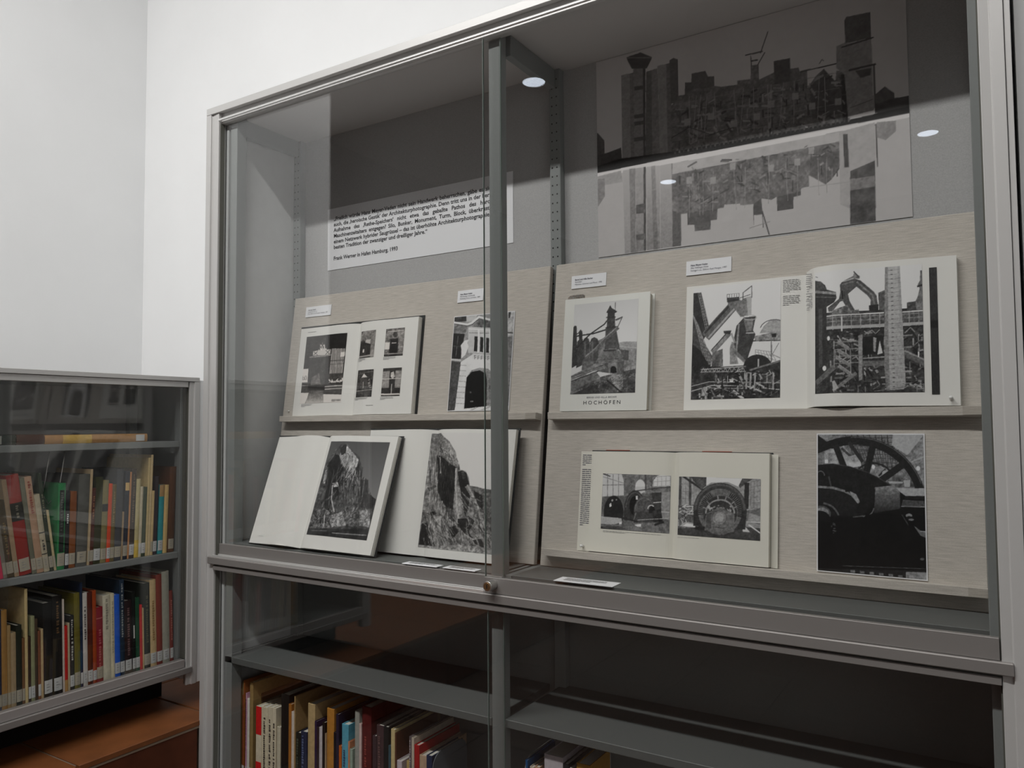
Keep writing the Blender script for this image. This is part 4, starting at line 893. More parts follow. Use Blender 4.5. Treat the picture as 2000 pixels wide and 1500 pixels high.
# ---- canyon peak (crop 470,820 x5)
def pic_peak():
    p = Pic([(922, 200), (1465, 240), (1210, 1187), (655, 1113)], 125, 200, 88, rock=0.16, tex=0.14)
    p.fill([(880, 180), (1490, 220), (1330, 960), (830, 700)], 70, to=112, q=0)
    mt = [(870, 420), (920, 340), (960, 290), (1020, 240), (1060, 232), (1088, 245), (1130, 320), (1178, 360), (1190, 430), (1188, 592), (1215, 565), (1235, 590), (1250, 598), (1245, 730), (1312, 792), (1290, 880), (1215, 1195), (650, 1118), (700, 960), (780, 720), (850, 480)]
    p.fill(mt, 62, n=32, fine=22)
    p.fill([(1000, 350), (1020, 300), (1065, 250), (1100, 290), (1135, 340), (1172, 400), (1150, 470), (1110, 520), (1060, 510), (1020, 430)], 138, n=40, fine=35); p.fill([(1010, 300), (1050, 240), (1075, 245), (1060, 330), (1020, 350)], 40)
    p.fill([(880, 440), (960, 330), (1000, 350), (1010, 430), (1040, 500), (1060, 640), (960, 650), (920, 760), (900, 900), (840, 860), (860, 640)], 34, n=14); p.fill([(860, 490), (880, 480), (850, 620), (830, 610)], 150, n=30)
    p.fill([(925, 620), (975, 610), (985, 660), (935, 660)], 150, fine=40); p.line([(925, 640), (910, 780), (930, 900)], 10, 150); p.fill([(935, 660), (980, 655), (980, 740), (940, 760)], 26)
    p.fill([(1180, 590), (1250, 600), (1245, 730), (1312, 792), (1275, 880), (1175, 870)], 40, n=12)
    for i in range(16):
        x = 1010+i*14; p.line([(x, 420+RNG.integers(0, 160)), (x-RNG.integers(10, 40), 640+RNG.integers(0, 200))], 5, int(RNG.choice([105, 120, 30, 90])))
    p.strokes([(1020, 280), (1140, 360), (1170, 560), (1060, 560)], 46, [165, 120, 60, 40, 150], 90, 8, 98)
    p.strokes([(880, 430), (1180, 460), (1170, 860), (800, 880)], 120, [18, 24, 34, 84, 100, 60], 110, 9, 99)
    p.strokes([(1190, 620), (1250, 640), (1290, 860), (1180, 860)], 26, [24, 60, 50], 80, 8, 95)
    p.fill([(700, 900), (840, 860), (900, 920), (880, 1060), (680, 1060)], 74, fine=55, n=20); p.fill([(880, 940), (1000, 900), (1030, 1040), (900, 1050)], 122, fine=60, n=20); p.fill([(1160, 900), (1255, 880), (1240, 1060), (1150, 1040)], 116, fine=60); p.fill([(1000, 850), (1160, 840), (1150, 1040), (1030, 1040)], 74, fine=45)
    p.strokes([(700, 900), (1250, 880), (1230, 1060), (680, 1050)], 190, [150, 130, 30, 22, 100, 60], 34, 8, -80, 30)
    p.line([(842, 930), (828, 1040)], 8, 160); p.fill([(655, 1115), (680, 1050), (1245, 1080), (1215, 1195)], 40, n=20); p.line([(900, 1105), (1210, 1135)], 8, 130); p.line([(700, 1075), (860, 1085)], 6, 96)
    return p
# ---- eroded cliff (crop 720,820 x4.688)
def pic_cliff():
    p = Pic([(612, 115), (1215, 128), (1190, 1240), (425, 1160)], 150, 225, 186, (1, 0.985, 0.96), rock=0.15, tex=0.14)
    p.q[:] = 0
    rock = [(600, 120), (690, 113), (725, 150), (770, 185), (800, 235), (822, 265), (830, 310), (852, 370), (860, 415), (905, 425), (930, 480), (940, 550), (1000, 560), (1060, 578), (1240, 600), (1240, 1250), (410, 1165), (470, 900), (540, 520)]
    p.fill(rock, 108, n=34, fine=28)
    p.fill([(940, 552), (1060, 578), (1240, 600), (1240, 1100), (1080, 900), (1000, 720)], 84, n=20, fine=26)
    p.fill([(610, 150), (700, 140), (800, 240), (800, 300), (640, 215)], 112, n=20, fine=45)
    p.fill([(645, 285), (700, 300), (760, 350), (832, 395), (815, 560), (800, 770), (740, 750), (690, 680), (660, 600)], 34, n=8); p.line([(688, 305), (690, 440)], 9, 130)
    p.fill([(838, 430), (880, 418), (912, 440), (935, 540), (900, 560), (945, 640), (930, 760), (905, 840), (870, 640)], 34, n=8); p.fill([(870, 430), (890, 428), (905, 480), (880, 500)], 60, fine=20)
    p.line([(828, 400), (822, 560), (830, 760), (850, 880)], 16, 150); p.line([(920, 545), (960, 620), (1020, 760), (1040, 860)], 14, 142); p.line([(700, 690), (760, 860), (900, 1010), (980, 1070), (1050, 1060)], 13, 146)
    p.fill([(970, 590), (1050, 640), (1060, 780), (1010, 720)], 40, n=10)
    p.fill([(480, 905), (520, 890), (545, 930), (590, 1050), (595, 1165), (435, 1140)], 36, n=16); p.line([(540, 925), (592, 1050), (600, 1150)], 10, 150)
    for i in range(7): p.line([(545+i*34, 850+i*12), (580+i*40, 980+i*14), (610+i*44, 1140)], 9, 138 if i % 2 else 70)
    p.fill([(765, 945), (830, 925), (850, 990), (800, 1060), (770, 1010)], 32, n=10); p.fill([(840, 860), (960, 850), (990, 880), (940, 990), (970, 1060), (900, 1010), (840, 930)], 38, n=14); p.fill([(975, 1080), (1060, 1060), (1090, 1170), (1000, 1120)], 40, n=16)
    p.ell(606, 805, 36, 18, 30); p.fill([(545, 560), (640, 540), (650, 560), (560, 590)], 60); p.line([(500, 790), (600, 830), (690, 820)], 7, 66); p.fill([(720, 745), (800, 770), (830, 900), (760, 860)], 70, fine=30)
    for i in range(9): p.line([(575+i*8, 250), (560+i*10, 520)], 4, 78 if i % 2 else 134)
    p.strokes([(560, 250), (650, 260), (700, 700), (520, 760)], 60, [150, 165, 70, 55, 90], 120, 9, 96, 7)
    p.strokes([(640, 200), (800, 260), (840, 390), (660, 280)], 60, [160, 150, 60, 50], 46, 9, 60, 20)
    p.strokes([(650, 300), (830, 400), (800, 760), (690, 680)], 40, [18, 22, 52, 60], 130, 10, 92, 6)
    p.strokes([(500, 760), (740, 760), (1000, 1130), (470, 1120)], 170, [160, 60, 50, 140, 80, 34], 110, 10, 72, 10)
    p.strokes([(850, 600), (1050, 640), (1160, 1150), (900, 1000)], 110, [150, 40, 60, 130, 30], 100, 9, 66, 12)
    p.strokes([(1020, 640), (1200, 640), (1195, 1180), (1100, 1150)], 80, [60, 44, 120, 104], 40, 9, 60, 30)
    p.fill([(425, 1130), (600, 1150), (900, 1130), (1200, 1180), (1195, 1250), (415, 1170)], 128, fine=60)
    return p

# ================================================================== things shown in the upper compartment
class Surf:
    def __init__(s, x, y, z, a):
        s.o = np.array([x, y, z]); s.a = a
        s.V = np.array([0, math.sin(a), math.cos(a)]); s.N = np.array([0, -math.cos(a), math.sin(a)])
        s.M = frame_matrix(x, y, z, a)
    def uv(s, px, off=0.0):
        Pt = hit(px, s.N, s.N@s.o+off)
        return Pt[0]-s.o[0], float((Pt-s.o)@s.V)
    def rect(s, corners, offl, offr):
        c = [s.uv(corners[0], offl), s.uv(corners[1], offr), s.uv(corners[2], offr), s.uv(corners[3], offl)]
        return (c[0][0]+c[3][0])/2, (c[1][0]+c[2][0])/2, (c[2][1]+c[3][1])/2, (c[0][1]+c[1][1])/2
def crop(x0, y0, k, pts): return [(x0+x/k, y0+y/k) for x, y in pts]
def smooth_ctrl(ctrl):
    xs = np.array([c[0] for c in ctrl]); ys = np.array([c[1] for c in ctrl])
    m = np.gradient(ys, xs)
    def f(t):
        t = min(max(t, xs[0]), xs[-1]); i = min(np.searchsorted(xs, t, 'right')-1, len(xs)-2)
        h = xs[i+1]-xs[i]; q = (t-xs[i])/h
        return ((2*q**3-3*q**2+1)*ys[i]+(q**3-2*q**2+q)*h*m[i]+(-2*q**3+3*q**2)*ys[i+1]+(q**3-q**2)*h*m[i+1])
    return f
def text_lines(name, parent, u0, u1, vtop, pitch, rows, hfun, m, ragged=0.25, fill=0.42):
    b = MB()
    for r in range(rows):
        v = vtop-r*pitch; u = u0
        end = u1 if r < rows-1 else u0+(u1-u0)*(0.3+0.5*random.random())
        end -= (u1-u0)*ragged*random.random()*0.4
        while u < end:
            l = min((0.003+0.006*random.random())*max(1, pitch/0.003), end-u)
            n = max(hfun(u), hfun(u+l))+0.0006
            b.poly([(u, v-pitch*fill, n), (u+l, v-pitch*fill, n), (u+l, v, n), (u, v, n)])
            u += l+0.0012
    return b.build(name, m, parent)
def sheet(name, e, u0, v0, u1, v1, t, m, n0=0.0):
    return MB().box((u0, v0, n0), (u1, v1, n0+t)).build(name, m, e)

class OpenBook:
    def __init__(s, label, surf, wl, wr, h, cl, cr, cover, page, over=0.004, name='open_book', extra=0.0, group='open photo books on display'):
        s.surf = surf; s.e = empty(name, label=label, cat='book', group=group, matrix=surf.M)
        s.fl, s.fr = smooth_ctrl(cl), smooth_ctrl(cr); s.wl, s.wr, s.h = wl, wr, h
        MB().box((-wl-over, -0.002, 0.0), (-0.006, h+over, 0.0022)).box((0.006, -0.002, 0.0), (wr+over, h+over, 0.0022)).box((-0.006, -0.002, 0.0), (0.006, h+over, 0.0016)).build('cover', cover, s.e)
        K = 44
        for side, wd, f in ((-1, wl, s.fl), (1, wr, s.fr)):
            prof = [(side*wd*(1-(1-i/K)**1.0), f(i/K)) for i in range(K+1)]
            prof += [(side*wd, 0.0024), (side*0.0005, 0.0024)]
            o = MB().prism(prof, lambda p, q, t: (p, t, q), 0.0, h+(extra if side > 0 else 0.0)).build('page_block', page, s.e)
            # a few visible leaf layers at the outer edge
            for k in range(2):
                tt = f(1.0)*(0.35+0.3*k)
                MB().box((side*wd if side > 0 else -wd-0.0008, 0.001, tt), (wd+0.0008 if side > 0 else -wd, h-0.001, tt+0.0006)).build('leaf_edge', M_PAGEE, o)
    def hf(s, u): return s.fl(-u/s.wl) if u < 0 else s.fr(u/s.wr)
    def picture(s, pic, corners, offl=0.01, offr=0.01, name='printed_photograph'):
        u0, u1, v0, v1 = s.surf.rect(corners, offl, offr)
        return print_sheet(name, pic, s.e, u0, u1, v0, v1, lambda u: s.hf(u)+0.0006)
    def text(s, corners, rows, m=M_INKG, off=0.01, fill=0.4):
        u0, u1, v0, v1 = s.surf.rect(corners, off, off)
        text_lines('text_block', s.e, u0, u1, v1, (v1-v0)/rows, rows, s.hf, m, fill=fill)

# ---- left bay, on the ledge: book with shop fronts
sf = Surf(0.3975, *(B0+BV*0.3690)[1:], BA)
C = lambda pts: crop(550, 560, 5, pts)
bk = OpenBook('open black-bound book with one large and four small shop front photographs', sf, 0.245, 0.232, 0.274,
              [(0, 0.0035), (0.06, 0.010), (0.22, 0.015), (0.6, 0.012), (1, 0.0085)], [(0, 0.0035), (0.05, 0.012), (0.18, 0.0185), (0.6, 0.0195), (1, 0.0190)], M_BLACK, M_PAGE, 0.0075)
bk.picture(pic_shop(), C([(240, 492), (638, 450), (585, 1130), (180, 1140)]), 0.011, 0.014)
for k, cs in enumerate(([(772, 435), (925, 425), (905, 690), (752, 695)], [(1025, 412), (1203, 402), (1185, 672), (1005, 682)], [(740, 815), (903, 808), (883, 1075), (720, 1080)], [(995, 797), (1173, 790), (1155, 1065), (975, 1072)])):
    bk.picture(pic_small(k), C(cs), 0.0185, 0.0195)
for cs, r in (([(248, 440), (440, 424), (440, 434), (248, 452)], 1), ([(182, 1148), (290, 1144), (285, 1172), (178, 1178)], 3), ([(752, 705), (830, 700), (828, 732), (750, 737)], 3), ([(1005, 692), (1125, 687), (1122, 715), (1003, 722)], 3), ([(718, 1090), (860, 1085), (858, 1110), (716, 1115)], 3), ([(975, 1082), (1105, 1077), (1103, 1105), (973, 1112)], 3), ([(838, 1160), (1000, 1155), (1000, 1165), (838, 1172)], 1)):
    bk.text(C(cs), r, off=0.015)

# ---- left bay: portal print
def flat_print(name, label, surf, u0, u1, v0, v1, t, pic, border, cat='photograph', pname='printed_photograph'):
    e = empty(name, label=label, cat=cat, matrix=surf.M)
    sheet('sheet', e, u0, v0, u1, v1, t, M_PAPER)
    print_sheet(pname, pic, e, u0+border, u1-border, v0+border, v1-border, lambda u: t+0.0004)
    return e
sf = Surf(0.7400, *(B0+BV*0.3675)[1:], BA)
sp = Surf(0.7400, *(B0+BV*0.3675+BN*0.001)[1:], BA)
flat_print('photo_print', 'black and white print of an arched stone portal, behind the central post', sp, 0.0, 0.1955, 0.009, 0.270, 0.0012, pic_portal(), 0.0018)

# ---- left bay, standing on the deck: two large books leaning back
A1 = math.atan2(0.110, 0.302)
sf = Surf(0.3640, 0.049, 0.0390, A1)
C = lambda pts: crop(470, 820, 5, pts)
bk = OpenBook('large open book with a dark canyon peak, leaning at far left on the deck', sf, 0.208, 0.266, 0.319,
              [(0, 0.004), (0.10, 0.017), (0.32, 0.023), (0.65, 0.012), (1, 0.0055)], [(0, 0.004), (0.06, 0.016), (0.2, 0.021), (0.6, 0.019), (1, 0.0170)], M_BLACK, M_PAGE, 0.0055)
bk.picture(pic_peak(), C([(922, 200), (1465, 240), (1210, 1187), (655, 1113)]), 0.012, 0.019)
bk.text(C([(178, 1138), (275, 1138), (275, 1143), (178, 1143)]), 1, off=0.007)
A2 = math.atan2(0.066, 0.324)
sf = Surf(0.7350, 0.1195, 0.0390, A2)
C = lambda pts: crop(720, 820, 4.688, pts)
bk = OpenBook('large open book with an eroded cliff photograph, partly behind the central post', sf, 0.236, 0.248, 0.327,
              [(0, 0.004), (0.10, 0.014), (0.32, 0.018), (0.65, 0.012), (1, 0.007)], [(0, 0.004), (0.06, 0.014), (0.2, 0.020), (0.6, 0.018), (1, 0.014)], M_BLACK, M_PAGE, 0.005)
bk.picture(pic_cliff(), C([(612, 115), (1215, 128), (1190, 1240), (425, 1160)]), 0.010, 0.019)

# ---- right bay, upper ledge: closed blast furnace book
sf = Surf(1.0935, *(B0+BV*0.3685)[1:], BA)
e = empty('closed_book', label='closed white book with a blast furnace cover, leaning on upper right ledge', cat='book', matrix=sf.M)
w_, h_, t_ = 0.2235, 0.2785, 0.022
M_JACK = mat('white_jacket', (0.74, 0.745, 0.705, 1), 0.35, spec=0.45)
MB().box((0, 0, t_-0.0022), (w_, h_, t_)).box((0, 0, 0), (w_+0.003, h_, 0.0022)).box((0, 0, 0.0022), (0.0022, h_, t_-0.0022)).build('cover', M_JACK, e, bevel=0.0006)
MB().box((0.0022, 0.003, 0.0022), (w_-0.003, h_-0.003, t_-0.0022)).build('page_block', M_PAGEE, e)
C = lambda pts: crop(1070, 520, 4.687, pts)
u0, u1, v0, v1 = sf.rect(C([(247, 352), (830, 297), (800, 1158), (203, 1172)]), t_, t_)
print_sheet('printed_photograph', pic_furnace(), e, u0, u1, v0, v1, lambda u: t_+0.0004)
ta = sf.uv(C([(355, 1210)])[0], t_); tb = sf.uv(C([(630, 1205)])[0], t_)
place_text('author_lettering', text_mesh('BERND UND HILLA BECHER', 0.0060, 0.0, tb[0]-ta[0], spacing=1.15), e, lambda x, y: (ta[0]+x, ta[1]+y, t_+0.0006), M_INKM)
ta = sf.uv(C([(322, 1266)])[0], t_); tb = sf.uv(C([(660, 1258)])[0], t_)
place_text('title_lettering', text_mesh('HOCHÖFEN', 0.0125, 0.0, tb[0]-ta[0], spacing=1.45), e, lambda x, y: (ta[0]+x, ta[1]+y, t_+0.0006), M_INK)
# scrap of brown patterned paper showing over its top left corner
e2 = empty('paper_scrap', label='brown patterned paper showing above the blast furnace book', cat='paper', matrix=sf.M)
M_SCRAP = mat('brown_paper', (0.42, 0.20, 0.09, 1), 0.8, noise=0.7, nscale=260)
pts = [sf.uv(q, 0.003) for q in C([(180, 330), (180, 285), (200, 268), (262, 258), (315, 254), (335, 262), (335, 330)])]
MB().prism(pts, lambda p, q, t: (p, q, t), -0.0003, 0.0).build('sheet', M_SCRAP, e2)

# ---- right bay, upper ledge: steelworks spread
sf = Surf(1.6590, *(B0+BV*0.3695)[1:], BA)
bk = OpenBook('wide open book with steelworks pipes and a tall chimney across the spread', sf, 0.2605, 0.2745, 0.2835,
              [(0, 0.004), (0.08, 0.0075), (0.3, 0.0085), (0.7, 0.0075), (1, 0.0060)], [(0, 0.004), (0.045, 0.022), (0.16, 0.034), (0.45, 0.028), (1, 0.0150)], M_PAGE, M_PAGE, 0.0015, extra=0.0065)
bk.picture(pic_works_left(), crop(1300, 480, 4.167, [(222, 345), (935, 280), (935, 1225), (208, 1262)]), 0.008, 0.009)
C = lambda pts: crop(1550, 470, 4.054, pts)
bk.picture(pic_works_right(), C([(175, 225), (1028, 220), (1028, 1213), (163, 1200)]), 0.032, 0.019)
bk.picture(pic_strip(), C([(1080, 215), (1148, 210), (1145, 1220), (1088, 1218)]), 0.018, 0.017)
D_ = lambda pts: crop(1300, 480, 4.167, pts)
bk.text(D_([(955, 280), (1098, 268), (1098, 375), (955, 385)]), 8, off=0.009); bk.text(D_([(955, 408), (1098, 398), (1098, 485), (955, 495)]), 6, off=0.009)
bk.text(C([(97, 265), (150, 262), (150, 400), (97, 408)]), 9, off=0.024); bk.text(C([(97, 420), (150, 415), (150, 545), (97, 560)]), 9, off=0.024)

# ---- right bay, lower ledge: generator hall book with dust jacket
sf = Surf(1.3815, *(B0+BV*0.0450)[1:], BA)
bk = OpenBook('open jacketed book with generator hall photographs, on lower right ledge', sf, 0.2020, 0.2080, 0.2300,
              [(0, 0.003), (0.06, 0.009), (0.2, 0.0135), (0.6, 0.011), (1, 0.008)], [(0, 0.003), (0.05, 0.012), (0.16, 0.0195), (0.6, 0.020), (1, 0.0195)], M_BLACK, M_PAGEC, 0.003)
C = lambda pts: crop(1100, 850, 4.348, pts)
bk.picture(pic_gen_left(), C([(335, 322), (908, 345), (893, 832), (320, 795)]), 0.010, 0.013)
bk.picture(pic_gen_right(), C([(978, 350), (1678, 372), (1672, 897), (965, 845)]), 0.019, 0.020)
bk.text(C([(335, 812), (885, 845), (885, 862), (335, 832)]), 2, off=0.011, fill=0.3); bk.text(C([(968, 862), (1290, 885), (1290, 893), (968, 870)]), 1, off=0.019, fill=0.3)
fl_ = MB().box((-0.2330, -0.001, 0.0026), (-0.2025, 0.2300, 0.0034)).build('jacket_flap', M_PAGEC, bk.e)
text_lines('flap_text', fl_, -0.2285, -0.2050, 0.222, 0.0046, 6, lambda u: 0.0034, M_INKM, 0.05, 0.4)
text_lines('flap_text', fl_, -0.2285, -0.2050, 0.188, 0.0046, 29, lambda u: 0.0034, M_INKM, 0.05, 0.4)
MB().box((0.2090, -0.001, 0.004), (0.2225, 0.2290, 0.0052)).build('jacket_flap', M_PAGEC, bk.e)
M_RED = mat('jacket_red', (0.30, 0.06, 0.03, 1), 0.5)
for ua, ub in ((-0.170, -0.110), (0.060, 0.125)): MB().box((ua, 0.2302, 0.0), (ub, 0.2345, 0.0018)).build('jacket_edge', M_RED, bk.e)

# ---- right bay, lower ledge: flywheel print
sp = Surf(1.6785, *(B0+BV*0.0440+BN*0.001)[1:], BA)
flat_print('photo_print', 'dark black and white print of a flywheel and machine casing, lower right', sp, 0.0, 0.1935, 0.002, 0.2745, 0.0012, pic_wheel(), 0.0020)

# ---- poster and quotation sheet on the back panel
sp = Surf(1.1490, 0.3045, 0.7940, 0.0)
flat_print('poster', 'large black and white harbour silo poster mirrored in water, on back panel', sp, 0.0, 0.7075, 0.0, 0.5035, 0.0010, pic_poster(), 0.0, 'poster')
sp = Surf(0.2000, 0.3045, 0.8650, 0.0)
e = empty('quotation_sheet', label='white sheet with a printed German quotation, on back panel of left bay', cat='sign', matrix=sp.M)
sheet('sheet', e, 0, 0, 0.6955, 0.1965, 0.0010, M_PAPER)
LINES = ['„Freilich würde Hans Meyer-Veden nicht sein Handwerk beherrschen, gäbe es sie nicht', 'auch, die ‚heroische Gestik‘ der Architekturphotographie. Denn tritt uns in der herrlichen',
         'Aufnahme des ‚Rethe-Speichers‘ nicht etwa das geballte Pathos des heroischen', 'Maschinenzeitalters entgegen? Silo, Bunker, Monument, Turm, Block, überkrustet von',
         'einem Netzwerk hybrider Saugrüssel – das ist überhöhte Architekturphotographie in der', 'besten Tradition der zwanziger und dreißiger Jahre.“', '', 'Frank Werner in Hafen Hamburg, 1993']
LV = [0.202, 0.294, 0.387, 0.480, 0.573, 0.664, 0, 0.846]
_m6 = text_mesh(LINES[5], 0.0170, 0.00042); _x = [v.co.x for v in _m6.vertices]; KX = 0.374/(max(_x)-min(_x))
for s_, lv in zip(LINES, LV):
    if not s_: continue
    full = LINES.index(s_) < 5
    wd = 0.640 if full else (0.374 if s_.startswith('besten') else 0.262)
    me = text_mesh(s_, 0.0170, 0.00042, wd, justify=full, kx=KX if full else None)
    place_text('lettering', me, e, lambda x, y, lv=lv: (0.0265+x, 0.1965*(1-lv)+y, 0.0014), M_INK)

# ---- caption cards on the boards
def card(corners, lines, label, t=0.0022):
    uv = [bd(q, 0.002) for q in corners]
    u0 = (uv[0][0]+uv[3][0])/2; u1 = (uv[1][0]+uv[2][0])/2; v0 = (uv[2][1]+uv[3][1])/2; v1 = (uv[0][1]+uv[1][1])/2
    o = B0+BV*v0+BN*0.0003
    e = empty('caption_card', label=label, cat='card', group='white caption cards', matrix=frame_matrix(u0, o[1], o[2], BA))
    w, h = u1-u0, v1-v0
    sheet('sheet', e, 0, 0, w, h, t, M_PAPER)
    for k, (s_, b, wf) in enumerate(lines):
        me = text_mesh(s_, h*0.185, 0.00018 if b else 0.0, w*wf)
        place_text('lettering', me, e, lambda x, y, k=k: (w*0.10+x, h*(0.62-0.185*k)+y, t+0.0004), M_INKM)
card([(598, 601), (648, 594), (645.5, 615.5), (597, 619.5)], [('August Sand', True, 0.30), ('Ladenfronten in', False, 0.35), ('Paris, Berlin und Dresden. Stuttgart, 1987', False, 0.78)], 'white caption card above the open book of shop fronts')
card([(895, 568.5), (944, 563), (944, 586), (893, 592)], [('Hans Meyer-Veden', True, 0.47), ('Hamburger Innenhöfe', False, 0.58), ('Hamburg, Ernst und Sohn, 1989', False, 0.78)], 'white caption card above the stone portal print')
card([(1117, 540), (1184, 532), (1184, 557), (1116, 565)], [('Bernd und Hilla Becher', True, 0.52), ('Hochöfen', False, 0.20), ('München, Schirmer und Mosel, 1990', False, 0.78)], 'white caption card above the closed blast furnace book')
card([(1341, 511), (1429, 501), (1428, 529), (1340, 539)], [('Hans Meyer-Veden', True, 0.38), ('Alte Völklinger Hütte', False, 0.40), ('Stuttgart u.a., Edition Axel Menges, 1997', False, 0.80)], 'white caption card above the wide steelworks book, topmost of all cards')
# ---- caption cards lying on the deck
def deck_card(corners, label, rows):
    p = [hz(q, 0.0375) for q in corners]
    c = sum(p)/4; d = (p[2]-p[3]+p[1]-p[0])/2; ang = math.atan2(d[1], d[0]); w = math.hypot(d[0], d[1]); q = (p[1]-p[2]+p[0]-p[3])/2; h = abs(-q[0]*math.sin(ang)+q[1]*math.cos(ang))
    e = empty('deck_caption_card', (c[0], c[1], 0.0366), label, 'card', 'white caption cards on the deck'); e.rotation_euler = (0, 0, ang)
    sheet('sheet', e, -w/2, -h/2, w/2, h/2, 0.0012, M_PAPER)
    text_lines('text_block', e, -w*0.38, w*0.36, h*0.28, h*0.2, 3, lambda u: 0.0012, M_INKG)
deck_card([(799, 1096.7), (866, 1103.7), (853, 1108), (785, 1100)], 'left of two white caption cards on the deck below the cliff book', 3)
deck_card([(878, 1105), (941, 1111.6), (927, 1116.4), (865, 1108.4)], 'right of two white caption cards on the deck, nearest the central post', 3)
deck_card([(1098, 1127), (1213, 1138), (1196, 1147), (1082, 1133)], 'single white caption card on the deck of the right bay', 3)
# ---- clear push pins
M_PIN = mat('clear_plastic', (0.80, 0.80, 0.78, 1), 0.15, spec=0.7)
for q, off, lab in (((1139, 1066), 0.0035, 'clear push pin at lower left corner of the generator book'), ((1858, 778), 0.0165, 'clear push pin at lower right corner of the steelworks book'), ((565, 803), 0.0, 'small white pin beside the shop front book')):
    u, v = bd(q, off); o = B0+BV*v+BN*off
    b = MB(); prof = [(0.0006, 0), (0.0006, 0.003), (0.0035, 0.003), (0.0022, 0.005), (0.0022, 0.010), (0.0034, 0.0115), (0.0034, 0.0125), (0.0001, 0.0128)]
    if 'small' in lab: prof = [(x*0.7, z*0.35) for x, z in prof]
    K = 14
    for i in range(K):
        a = 2*math.pi*i/K
        for r_, z_ in prof: b.v.append((r_*math.cos(a), r_*math.sin(a), z_))
    L = len(prof)
    for i in range(K):
        j = (i+1) % K
        for k in range(L-1): b.f.append((i*L+k, j*L+k, j*L+k+1, i*L+k+1))
    pin = b.build('push_pin', M_PIN, smooth=True); pin.matrix_world = frame_matrix(u, o[1], o[2], BA)
    tag(pin, lab, 'pin')

# ================================================================== shelved books
def seen(c, k=1.0):
    return tuple(min(0.85, s2l(min(255, v*1.28))*k) for v in c)+(1,)
BOOKM = {}
def cloth(c, k=1.0, gloss=False):
    key = (c, k, gloss)
    if key not in BOOKM: BOOKM[key] = mat('book_cover_%d_%d_%d%s' % (*c, 'g' if gloss else ''), seen(c, k), 0.4 if gloss else 0.75, spec=0.35 if gloss else 0.2, noise=0.10, nscale=90)
    return BOOKM[key]
M_TAGP = mat('call_label_paper', (0.62, 0.63, 0.62, 1), 0.75, spec=0.2)
M_TAGY = mat('aged_label_paper', (0.46, 0.42, 0.33, 1), 0.8, spec=0.1)
def spine_arc(T, bul, K=7):
    return [(T*i/K, bul*(1-math.sin(math.pi*i/K))) for i in range(K+1)]
def shelf_book(label, group, M, T, H, D, col, opts, name='book'):
    e = empty(name, label=label, cat='book', group=group, matrix=M)
    T = max(T, 0.0035); c = min(0.0022, T*0.14); bul = min(0.004, T*0.12)
    if 'flat' in opts: bul = 0.0002
    arc = spine_arc(T, bul)
    inner = [(T-c, D), (T-c, bul+c), (c, bul+c), (c, D)]
    prof = [(0, D)]+arc+[(T, D)]+inner
    MB().prism(prof, zfun, 0.0, H).build('cover', cloth(col, opts.get('k', 1.0), 'gloss' in opts), e)
    ins = 0.0025 if H > 0.12 else 0.001
    MB().box((c, bul+c+0.0005, ins), (T-c, D-0.003, H-ins)).build('page_block', M_PAGEE, e)
    def strip(nm, z0, z1, wf, m, out=0.0005):
        a = [(t, d) for t, d in arc]
        if wf < 1:
            lo, hi = T*(1-wf)/2, T*(1+wf)/2
            a = [(lo+(hi-lo)*i/5, bul*(1-math.sin(math.pi*(lo+(hi-lo)*i/5)/T))) for i in range(6)]
        pr = [(t, d-out) for t, d in a]+[(t, d+0.0001) for t, d in reversed(a)]
        MB().prism(pr, zfun, z0, z1).build(nm, m, e)
    for z0, z1, wf, cc in opts.get('bands', []):
        strip('spine_panel', H*z0, H*z1, wf, cloth(cc))
    if 'n' not in opts:
        z0 = opts.get('tz', 0.010)
        strip('call_label', z0, z0+opts.get('th', 0.030), 0.94 if T < 0.02 else 0.82, M_TAGY if 'y' in opts else M_TAGP, 0.0009)
        if T > 0.009:
            b = MB()
            for k in range(3):
                zz = z0+0.023-k*0.007
                b.box((T*0.25, -0.0016, zz), (T*(0.45+0.2*random.random()), -0.0010, zz+0.0012))
            b.build('call_number', M_INKG, e)
    if 'title' in opts:
        za, zb, cc = opts['title']
        b = MB(); z = H*za
        hw = min(0.0035, T*0.2)
        while z < H*zb:
            l = 0.002+0.004*random.random()
            b.box((T/2-hw, -0.0011, z), (T/2+hw*(0.2+0.8*random.random()), -0.0004, z+l)); z += l+0.0022+(0.004 if random.random() < 0.18 else 0)
        b.build('spine_title', mat('spine_ink_%d_%d_%d' % cc, seen(cc), 0.6), e)
    return e

